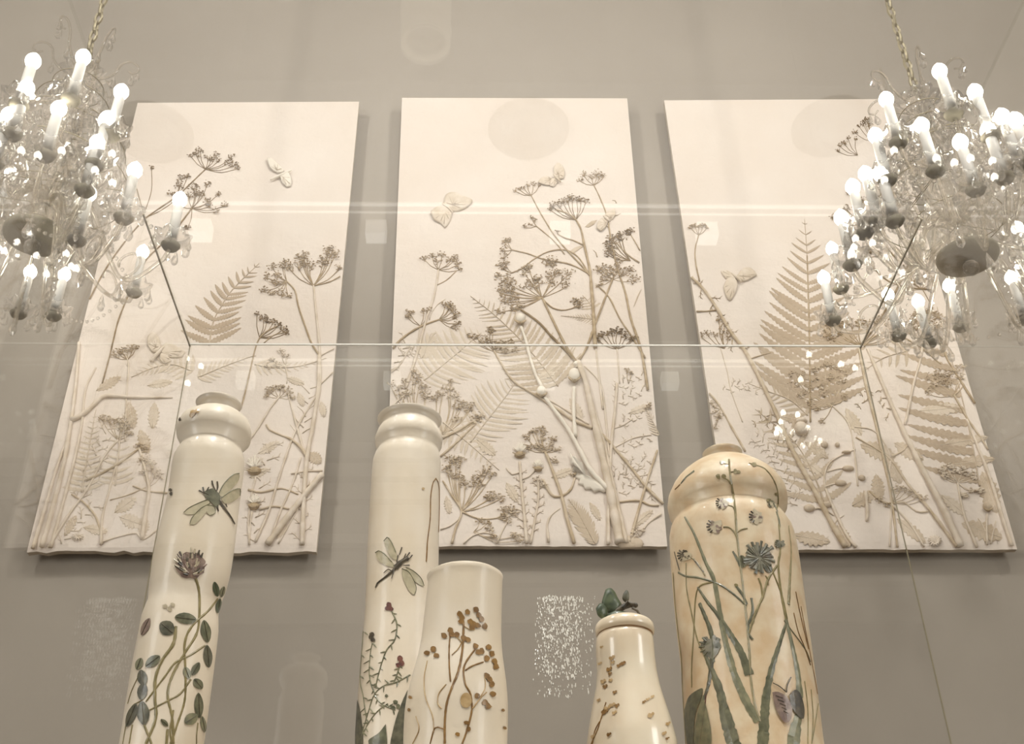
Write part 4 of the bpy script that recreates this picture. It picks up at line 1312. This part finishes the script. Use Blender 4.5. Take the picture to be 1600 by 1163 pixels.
v.stroke([(947, 1098), (941, 1118), (934, 1140), (924, 1163)], 2.4, 2.4, 'brown')
v.stroke([(955, 1032), (954, 1044), (953, 1056)], 1.6, 1.2, 'lbrown')
v.stroke([(937, 1128), (930, 1142), (926, 1163)], 2.6, 2, 'brown')

# vase 5 — large, wild flowers
v = Vase('large broad-shouldered cream vase painted with blue cornflower and long green leaves, rightmost in the case',
         [(1097, 1160, 709), (1101, 1156.5, 714), (1103, 1155, 719), (1094, 1165, 724), (1080, 1180, 731), (1063, 1200, 744), (1051, 1217, 758), (1043.5, 1228, 774), (1042, 1231, 787), (1045, 1230, 800), (1052, 1222, 812), (1047, 1230, 823), (1045, 1238, 835), (1046, 1245, 860), (1048.5, 1251, 897), (1056, 1262, 978), (1064, 1272, 1050), (1070, 1286, 1163)],
         .92, 'glaze_warm')
S5 = v.stroke
S5([(1139, 718), (1140, 735), (1143, 757), (1148, 790), (1151, 830), (1155, 870), (1160, 910), (1164, 945), (1168, 985), (1171, 1020), (1173, 1060), (1180, 1105), (1188, 1128)], 3.2, 3.6, 'stemp')
for pts, a, b, m in (([(1070, 808), (1085, 835), (1103, 880), (1115, 905), (1121, 935), (1127, 970), (1134, 1005), (1148, 1055), (1168, 1100), (1185, 1128)], 3, 13, 'g2'),
                     ([(1090, 918), (1106, 942), (1122, 962), (1140, 990), (1158, 1020), (1171, 1055)], 3, 13, 'g1'),
                     ([(1229, 972), (1219, 1003), (1206, 1045), (1197, 1090), (1194, 1130), (1191, 1170)], 4, 17, 'g1'),
                     ([(1098, 1015), (1112, 1048), (1124, 1078), (1134, 1120), (1148, 1170)], 5, 22, 'g1'),
                     ([(1228, 968), (1238, 1010), (1246, 1050), (1250, 1090)], 6, 13, 'g2'), ([(1250, 1110), (1243, 1140), (1238, 1170)], 12, 22, 'g2'),
                     ([(1217, 820), (1219, 860), (1216, 885), (1221, 930), (1229, 972)], 3, 5, 'stemp'), ([(1232, 822), (1236, 860), (1234, 905), (1232, 945)], 2, 6, 'stemp'),
                     ([(1093, 943), (1101, 962), (1110, 985), (1114, 1010), (1113, 1035)], 6, 9, 'g1'), ([(1113, 1030), (1107, 1070), (1099, 1095)], 8, 5, 'slate')):
    S5(pts, a, b, m, 'painted_blade' if b > 6 else 'painted_stem')
for pts, w, m in (([(1060, 895), (1072, 901), (1090, 903), (1115, 910), (1130, 917), (1150, 932), (1166, 947)], 3, 'g1'), ([(1054, 863), (1058, 878), (1062, 892)], 2.4, 'ink'),
                  ([(1072, 880), (1073, 920), (1080, 955), (1090, 1000), (1103, 1030)], 2.8, 'stemp'), ([(1113, 910), (1094, 916), (1087, 935), (1084, 990), (1081, 1040), (1081, 1075)], 3, 'stemp'),
                  ([(1170, 724), (1195, 733), (1211, 755), (1216, 780), (1213, 797)], 3.2, 'stemp'), ([(1213, 800), (1217, 812), (1218, 824)], 4, 'g2'),
                  ([(1214, 884), (1200, 906), (1192, 932), (1181, 958), (1170, 990)], 3.6, 'stemp'), ([(1201, 876), (1210, 900), (1222, 932), (1230, 968)], 3, 'stemp'),
                  ([(1243, 925), (1249, 955), (1257, 990), (1263, 1015)], 2, 'brown'), ([(1251, 948), (1259, 990), (1268, 1035), (1277, 1085)], 2, 'brown'), ([(1240, 958), (1247, 988), (1256, 1010), (1266, 1040)], 1.8, 'brown'),
                  ([(1225, 970), (1240, 990), (1258, 1015), (1266, 1035)], 2.4, 'g1'), ([(1052, 895), (1055, 940), (1060, 990), (1065, 1030), (1067, 1080), (1072, 1163)], 3, 'stemp'),
                  ([(1151, 833), (1158, 828), (1168, 826)], 2.6, 'stemp'), ([(1152, 842), (1146, 830), (1138, 824), (1130, 824)], 2.8, 'stemp'), ([(1150, 803), (1145, 792), (1138, 790)], 2.4, 'stemp'),
                  ([(1142, 757), (1137, 750), (1130, 746)], 2.6, 'stemp'), ([(1142, 738), (1150, 737)], 2, 'stemp'), ([(1139, 727), (1130, 724)], 2, 'stemp'),
                  ([(1167, 945), (1160, 930), (1150, 916)], 4, 'g1'), ([(1170, 975), (1176, 955), (1174, 935)], 4, 'g1'), ([(1192, 935), (1189, 915), (1185, 904)], 3.4, 'stemp'), ([(1200, 915), (1199, 905), (1196, 900)], 2.6, 'stemp'),
                  ([(1257, 1065), (1262, 1110), (1262, 1163)], 2, 'stemp'), ([(1267, 1078), (1270, 1120), (1268, 1163)], 2, 'stemp'), ([(1278, 1100), (1272, 1140), (1268, 1163)], 2, 'stemp'),
                  ([(1104, 1080), (1100, 1120), (1094, 1163)], 1.6, 'maroon'), ([(1078, 870), (1090, 880), (1102, 900)], 2.4, 'stemp'),
                  ([(1176, 1000), (1169, 990), (1169, 975)], 4, 'g1'), ([(1100, 895), (1088, 880), (1084, 874)], 2.4, 'ink'), ([(1215, 800), (1210, 790), (1204, 785)], 3, 'g1')):
    S5(pts, w, w, m)
v.dots([(1127, 724, 3), (1149, 737, 4), (1154, 738, 3), (1122, 745, 4), (1131, 745, 4), (1201, 783, 4), (1178, 727, 4), (1213, 772, 3), (1150, 915, 3)], 4, 'stemp')
for cx, cy, r_, m1, m2 in ((1129, 787, 10, 'palefl', 'mauve'), (1118, 823, 13, 'palefl', 'mauve'), (1182, 808, 12, 'palefl', 'mauve'), (1206, 788, 7, 'palefl', 'g1'), (1071, 868, 11, 'palefl', 'ink'), (1113, 1010, 19, 'blue', 'g1'), (1218, 850, 8, 'blue', 'g1')):
    v.ell(cx, cy, r_ * .9, r_ * .7, rnd.uniform(0, 180), m1, 'painted_flower', vein=False, jag=.3, n=16)
    for k in range(9):
        a = rnd.uniform(0, 2 * pi)
        q = rnd.uniform(.2, .75) * r_
        v.ell(cx + cos(a) * q, cy + sin(a) * q, r_ * rnd.uniform(.16, .34), r_ * rnd.uniform(.12, .24), rnd.uniform(0, 180), m2 if k % 3 else m1, 'painted_petal', vein=False, n=8, jag=.2)
    for k in range(5):
        a = 2.2 + k * .42
        S5([(cx + cos(a) * r_ * .6, cy + sin(a) * r_ * .6), (cx + cos(a) * r_ * 1.05, cy + sin(a) * r_)], 1.6, 3, 'ink' if m2 != 'g1' else 'g1', 'painted_stamen', off=.0011)
# cornflower
v.ell(1186, 872, 21, 19, 0, 'blue', 'painted_flower', vein=False, jag=.16, n=22)
for k in range(30):
    a = 2 * pi * k / 30 + rnd.uniform(-.15, .15)
    q0, q1 = rnd.uniform(2, 12), rnd.uniform(18, 27)
    S5([(1186 + cos(a) * q0, 872 + sin(a) * q0), (1186 + cos(a + .1) * q1, 871 + sin(a + .1) * q1)], 2.5, rnd.uniform(4, 7), ('blue', 'slate', 'ink')[rnd.randrange(3)] if k % 3 else 'blue', 'painted_petal', off=.0008 + .0001 * (k % 4))
v.ell(1160, 878, 10, 6, 80, 'g1'); v.ell(1200, 888, 8, 6, 60, 'slate')
S5([(1145, 862), (1152, 874), (1158, 886)], 3, 6, 'g1')
v.patch([(1070, 1110), (1078, 1088), (1098, 1076), (1096, 1092), (1087, 1120), (1083, 1170), (1076, 1170), (1071, 1135)], 'g1')
v.patch([(1099, 1086), (1107, 1118), (1112, 1148), (1109, 1170), (1086, 1170), (1089, 1122)], 'g2')
v.patch([(1206, 1083), (1215, 1082), (1228, 1090), (1236, 1105), (1235, 1124), (1227, 1131), (1218, 1121), (1210, 1104)], 'mauve', 'painted_wing', off=.0012)
v.patch([(1232, 1088), (1240, 1079), (1248, 1083), (1255, 1105), (1254, 1124), (1246, 1120), (1236, 1106)], 'ink', 'painted_wing', off=.0012)
S5([(1228, 1083), (1218, 1074), (1207, 1068)], 1.8, 1.6, 'ink', off=.0013); S5([(1228, 1083), (1229, 1072), (1235, 1059)], 2, 1.8, 'ink', off=.0013)
for k in range(5):
    S5([(1211 + k * 3, 1088 + k * 6), (1222 + k * 2, 1092 + k * 6)], 1.2, 1, 'ink', 'painted_wing_vein', off=.0016)
S5([(1064, 756), (1072, 746), (1085, 736)], 3, 6, 'g1', 'painted_leaf')
S5([(1055, 765), (1063, 757)], 3, 3, 'brown', 'painted_leaf')

# ------------------------------------------------------------------ chandeliers, mirror images in the case glass modelled as solid objects


def drop_mesh():
    me = bpy.data.meshes.new('crystal_drop')
    n = 6
    vs = [(0, 0, 0)]
    for z, r in ((-.25, .13), (-.68, .26), (-.86, .2)):
        for j in range(n):
            a = 2 * pi * (j + (.5 if z < -.5 else 0)) / n
            vs.append((r * cos(a), r * sin(a), z))
    vs.append((0, 0, -1))
    fs = [(0, 1 + j, 1 + (j + 1) % n) for j in range(n)]
    for k in range(2):
        a = 1 + k * n
        fs += [(a + j, a + n + j, a + n + (j + 1) % n, a + (j + 1) % n) for j in range(n)]
    a = 1 + 2 * n
    fs += [(a + (j + 1) % n, a + j, len(vs) - 1) for j in range(n)]
    me.from_pydata(vs, [], fs)
    me.materials.append(M['crystal'])
    return me


DROP = drop_mesh()


def CHAND(label, crown_px, disc_px, tips, Y, zlo, zhi, seed):
    r = random.Random(seed)
    top, bot = at(*crown_px, Y), at(*disc_px, Y)
    ax = (top + bot) / 2
    bz = bot.z
    t = thing('crystal_chandelier', label, 'chandelier', (ax.x, ax.y, bz), 'reflected crystal chandeliers modelled as solid objects before the wall')
    A = lambda rr, th, z: Vector((ax.x + rr * cos(th), ax.y + rr * sin(th), z))

    def drop(p, s, par=t, wd=1.0):
        o = bpy.data.objects.new('crystal_drop', DROP)
        COL.objects.link(o)
        o.parent = par
        o.location = p - Vector(t['_base'])
        o.scale = (s * wd, s * wd, s)
        o.rotation_euler = (r.uniform(-.12, .12), r.uniform(-.12, .12), r.uniform(0, 6.28))
    # chain up to the ceiling
    mb = MB()
    pts = [(ax.x + cos(2 * pi * j / 12) * .009, ax.y, top.z + .042 + sin(2 * pi * j / 12) * .024) for j in range(13)]
    mb.tube(pts, .0045, 5)
    chain = mb.build('chain', 'chain', t)
    lm = MB()
    lm.tube([(cos(2 * pi * j / 12) * .009, 0, sin(2 * pi * j / 12) * .024) for j in range(13)], .0045, 5)
    link = bpy.data.meshes.new('chain_link')
    link.from_pydata(lm.v, [], lm.f)
    link.materials.append(M['chain'])
    z = top.z + .042 + .040
    k = 1
    while z < CZ - .02:
        o = bpy.data.objects.new('chain_link', link)
        COL.objects.link(o)
        o.parent = chain
        o.location = Vector((ax.x, ax.y, z)) - Vector(t['_base'])
        o.rotation_euler = (0, 0, (pi / 2 if k % 2 else 0) + r.uniform(-.2, .2))
        z += .040
        k += 1
    mb = MB()
    mb.lathe([(Vector((ax.x, ax.y, CZ - q)), rr) for q, rr in ((.0, .07), (.03, .065), (.05, .03), (.07, .012))], 20, closed=True)
    mb.build('ceiling_rose_cup', 'chain', t)
    # central glass column with balusters
    mb = MB()
    H = top.z - bz
    prof = [(0, .012), (.05, .03), (.10, .055), (.15, .03), (.2, .012), (.3, .012), (.36, .034), (.42, .046), (.48, .03), (.54, .012), (.66, .012), (.72, .03), (.78, .036), (.84, .016), (.92, .014), (1.0, .03)]
    mb.lathe([(Vector((ax.x, ax.y, bz + H * q)), rr) for q, rr in prof], 14, closed=True)
    mb.build('glass_column', 'arm_glass', t)
    # bottom plate and finial
    mb = MB()
    mb.lathe([(Vector((ax.x, ax.y, bz + h)), rr) for h, rr in ((-.012, .02), (-.008, .06), (.002, .078), (.012, .080), (.022, .05), (.03, .02))], 28, closed=True)
    mb.build('base_plate', 'dull', t)
    mb = MB()
    mb.ball((ax.x, ax.y, bz - .03), .022, 10, 7)
    mb.build('finial', 'crystal', t)
    # crown: shallow frilled bowl and scrolls
    mb = MB()
    n = 36
    vs, fs = [], []
    for q, rr in ((0, .015), (.008, .045), (.03, .062), (.034, .058), (.012, .038)):
        for j in range(n):
            a = 2 * pi * j / n
            f = 1 + (.12 * cos(9 * a) if rr > .04 else 0)
            vs.append(A(rr * f, a, top.z - .06 + q))
    for i in range(4):
        fs += [(i * n + j, (i + 1) * n + j, (i + 1) * n + (j + 1) % n, i * n + (j + 1) % n) for j in range(n)]
    mb.add(vs, fs)
    mb.build('crown_bowl', 'crystal', t)
    ns = 6
    for k in range(ns):
        th = 2 * pi * k / ns + .3
        path = [(.03, -.03), (.06, -.02), (.085, .01), (.095, .05), (.115, .07), (.14, .06), (.145, .035), (.13, .022), (.118, .032)]
        mb = MB()
        P = smooth_poly([A(a_, th, top.z + b_ - .02) for a_, b_ in path], .012)
        mb.tube(P, [.0048 * (1 - .4 * i / len(P)) for i in range(len(P))], 6)
        o = mb.build('crown_scroll', 'arm_glass', t)
        drop(A(.130, th, top.z + .0), .045, o, .9)
        drop(A(.085, th, top.z - .02), .05, o, .8)
        drop(A(.145, th, top.z + .01), .035, o, .9)
    # candles
    pos = []
    for px, py in tips:
        best = None
        for i in range(61):
            z = CAM.z + zlo + (zhi - zlo) * i / 60
            p = atz(px, py, z)
            rr = hypot(p.x - ax.x, p.y - ax.y)
            s_ = abs(rr - .39)
            if best is None or s_ < best[0]:
                best = (s_, p, rr)
        pos.append((best[1], best[2]))
    extra = []
    hub = bz + .10
    for p, rr in pos:
        th = atan2(p.y - ax.y, p.x - ax.x)
        cz = p.z - .155
        mb = MB()
        mb.lathe([(Vector((p.x, p.y, cz + h)), q) for h, q in ((0, .0125), (.105, .0125), (.112, .0105))], 12, closed=True)
        c = mb.build('candle', 'candle', t)
        mb = MB()
        mb.lathe([(Vector((p.x, p.y, cz + .112 + h)), q) for h, q in ((0, .010), (.006, .014), (.016, .018), (.026, .0178), (.036, .013), (.044, .006), (.050, .001))], 12, closed=True)
        mb.build('lit_bulb', 'bulb', c)
        # frilled drip pan
        mb = MB()
        vs, fs = [], []
        n = 32
        for q, rad in ((-.012, .012), (-.008, .032), (.006, .046), (.010, .044), (-.004, .030), (-.006, .012)):
            for j in range(n):
                a = 2 * pi * j / n
                f = 1 + (.10 * cos(8 * a) if rad > .04 else 0)
                vs.append(Vector((p.x + rad * f * cos(a), p.y + rad * f * sin(a), cz + q + (.004 * cos(8 * a) if rad > .04 else 0))))
        for i in range(5):
            fs += [(i * n + j, (i + 1) * n + j, (i + 1) * n + (j + 1) % n, i * n + (j + 1) % n) for j in range(n)]
        mb.add(vs, fs)
        dp = mb.build('drip_pan', 'crystal', t)
        for j in range(7):
            a = 2 * pi * j / 7 + r.random()
            drop(Vector((p.x + .042 * cos(a), p.y + .042 * sin(a), cz - .002)), r.uniform(.035, .055), dp, .8)
        mb = MB()
        mb.lathe([(Vector((p.x, p.y, cz + h)), q) for h, q in ((-.032, .006), (-.028, .018), (-.018, .024), (-.012, .012))], 14, closed=True)
        mb.build('candle_cup', 'dull', t)
        # S-shaped glass arm
        dip = min(cz - .10, hub - .02)
        q0 = A(.03, th, hub)
        q1 = A(rr * .35, th, hub - .06 + .05 * r.random())
        q2 = A(rr * .70, th, dip)
        q3 = A(rr * .97, th, (dip + cz) / 2 - .01)
        q4 = Vector((p.x, p.y, cz - .03))
        mb = MB()
        P = smooth_poly([q0, q1, q2, q3, q4], .02)
        mb.tube(P, [.0075 - .002 * i / len(P) for i in range(len(P))], 7)
        mb.build('glass_arm', 'arm_glass', t)
        # small scroll on the arm
        mb = MB()
        pts = []
        for j in range(14):
            a = j / 13 * 1.6 * pi
            rad = .045 * (1 - .55 * j / 13)
            cc = A(rr * .72, th, dip + .045)
            pts.append(cc + Vector((cos(th) * rad * sin(a), sin(th) * rad * sin(a), -rad * cos(a))))
        mb.tube(pts, .0035, 5)
        mb.build('arm_scroll', 'arm_glass', t)
        drop(A(rr * .70, th, dip - .01), .06, t, .7)
        # bead garland from the crown to the arm
        mb = MB()
        a0, b0 = A(.05, th, top.z - .05), Vector((p.x, p.y, cz - .01))
        nb = 22
        for i in range(nb):
            u = i / (nb - 1)
            c_ = a0.lerp(b0, u) - Vector((0, 0, .16 * sin(pi * u) * (1 - .3 * u)))
            mb.ball(c_, .0062 if i % 2 else .0044, 5, 4)
        mb.build('bead_garland', 'crystal', t, smooth=False, kind='stuff')
        # second swag between arms
        nxt = pos[r.randrange(len(pos))]
        pn, rn = nxt
        if (pn - p).length < .45 and (pn - p).length > .05:
            mb = MB()
            a0, b0 = Vector((p.x, p.y, cz - .01)), Vector((pn.x, pn.y, pn.z - .145))
            for i in range(16):
                u = i / 15
                mb.ball(a0.lerp(b0, u) - Vector((0, 0, .08 * sin(pi * u))), .0055, 5, 4)
            mb.build('bead_garland', 'crystal', t, smooth=False, kind='stuff')
    # two rings of hanging prisms round the column, each on its own hoop
    for rad, zz, n_, s0 in ((.07, top.z - .10, 12, .06), (.10, top.z - .18, 16, .07), (.15, top.z - .30, 22, .08), (.17, bz + .32, 24, .075), (.20, bz + .20, 24, .08), (.12, bz + .12, 14, .07)):
        mb = MB()
        mb.tube([A(rad, 2 * pi * j / 32, zz) for j in range(33)], .0016, 5)
        for j in range(4):
            mb.tube([A(.01, pi / 2 * j + .2, zz), A(rad, pi / 2 * j + .2, zz)], .0015, 5)
        hp = mb.build('prism_hoop', 'chain', t)
        for j in range(n_):
            a = 2 * pi * j / n_
            drop(A(rad, a, zz - .004), s0 * r.uniform(.8, 1.15), hp, .75)
            if j % 2:
                drop(A(rad, a, zz - .004 - s0 * 1.02), s0 * .55, hp, 1.0)
    return t


CHAND('solid stand-in for a mirrored crystal chandelier with lit candle bulbs, at the left', (135, 100), (52, 372),  # this pair replaces reflections in the glass with hanging geometry
      [(133, 80), (55, 86), (45, 128), (18, 170), (95, 160), (192, 134), (170, 176), (155, 213), (213, 256), (283, 302), (142, 292), (20, 262), (50, 416), (103, 420), (-30, 200), (-60, 300), (225, 385), (-20, 400)],
      2.25, 1.98, 2.34, 3)
CR = CHAND('solid stand-in for a mirrored crystal chandelier with lit candle bulbs, at the right', (1430, 145), (1515, 405),
      [(1465, 102), (1520, 134), (1382, 146), (1437, 186), (1562, 172), (1583, 178), (1497, 212), (1540, 194), (1365, 202), (1350, 262), (1375, 262), (1330, 282), (1312, 330), (1298, 380), (1285, 425), (1385, 452), (1432, 462), (1480, 438), (1577, 425), (1587, 348), (1640, 260), (1630, 400)],
      2.25, 1.90, 2.30, 5)

# ------------------------------------------------------------------ beads added on the wall in place of a mirrored chandelier's sparkle
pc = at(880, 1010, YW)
sparkle = thing('reflected_sparkle_beads', 'bead cluster standing in for mirrored crystal sparkle between the short vase and the lidded jar', 'reflection stand-in', (pc.x, YW, pc.z - .2))
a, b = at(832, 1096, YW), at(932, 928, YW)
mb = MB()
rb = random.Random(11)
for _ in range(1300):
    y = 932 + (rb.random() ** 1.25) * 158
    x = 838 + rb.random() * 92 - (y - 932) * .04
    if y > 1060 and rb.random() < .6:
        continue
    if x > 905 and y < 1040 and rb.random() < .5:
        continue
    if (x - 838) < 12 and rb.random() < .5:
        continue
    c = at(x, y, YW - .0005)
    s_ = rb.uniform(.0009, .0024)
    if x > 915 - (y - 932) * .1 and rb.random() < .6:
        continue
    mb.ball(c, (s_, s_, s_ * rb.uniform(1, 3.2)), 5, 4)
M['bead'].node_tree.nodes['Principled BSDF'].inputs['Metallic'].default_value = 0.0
ob = mb.build('sparkle_beads', 'bead', sparkle, smooth=False, kind='stuff')

# ------------------------------------------------------------------ ceiling behind the viewer (mirrored in the case glass)


def rose(px, py):
    d = ray(px, py)
    y_hit = CY0
    p = CAM + d * (y_hit / d.y)
    t_ = (CZ - p.z) / d.z
    return Vector((p.x + d.x * t_, CY0 - (d.y * t_), CZ))


for k, (x, y) in enumerate(((238, 205), (826, 200), (1300, 196))):
    c = rose(x, y)
    mb = MB()
    rr = [(0.50, 0), (0.50, .02), (.46, .05), (.42, .05), (.40, .025), (.33, .025), (.31, .06), (.27, .06), (.25, .03), (.17, .03), (.15, .08), (.10, .10), (.02, .11)]
    mb.lathe([(c - Vector((0, 0, h)), q) for q, h in [(q * .44, h * .8) for q, h in rr]], 48, closed=True)
    tag(mb.build('ceiling_medallion', 'rose'), ('plaster ceiling rose behind the viewer, faint in the glass above the left panel', 'plaster ceiling rose behind the viewer, faint in the glass above the middle panel', 'plaster ceiling rose behind the viewer, faint in the glass above the right panel')[k], 'ceiling rose')
q = rose(800, 319)
t = thing('lighting_track', 'white lit track with square spotlights on the ceiling behind the viewer', 'track light', (0, q.y, CZ))
mb = MB(); mb.box((-3.6, q.y - .01, CZ - .012), (3.6, q.y + .012, CZ)); mb.build('track', 'strip', t, smooth=False)
mb = MB(); mb.box((-3.6, q.y - .075, CZ - .008), (3.6, q.y - .066, CZ)); mb.build('track_lip', 'strip', t, smooth=False)
for px in (315, 588, 875, 1105):
    c = rose(px, 347)
    mb = MB(); mb.box((c.x - .06, q.y - .24, CZ - .10), (c.x + .06, q.y - .14, CZ)); mb.build('spot_housing', 'strip', t, smooth=False)

# chandeliers of the same kind behind the viewer, mirrored in the front and back panes of the case
for px, py, lab in ((1432, 300, 'crystal chandelier behind the viewer on the right, seen only mirrored in the case glass'),
                    (96, 300, 'crystal chandelier behind the viewer on the left, seen only mirrored in the case glass')):
    c = at(px, py, 2 * CY0 + 2.92)
    base = Vector(CR['_base'])
    n = CR.copy()
    COL.objects.link(n)
    n.location = (c.x, -2.92, 5.02)
    n.scale = (.9, .9, .9)
    n['label'] = lab
    n['group'] = 'crystal chandeliers behind the viewer'
    for ch in CR.children:
        if ch.name.startswith('ceiling_rose_cup'):
            continue
        k = ch.copy()
        COL.objects.link(k)
        k.parent = n
        for g in ch.children:
            if g.name.startswith('chain_link') and 5.02 + .9 * g.location.z > CZ - .02:
                continue
            d = g.copy()
            COL.objects.link(d)
            d.parent = k
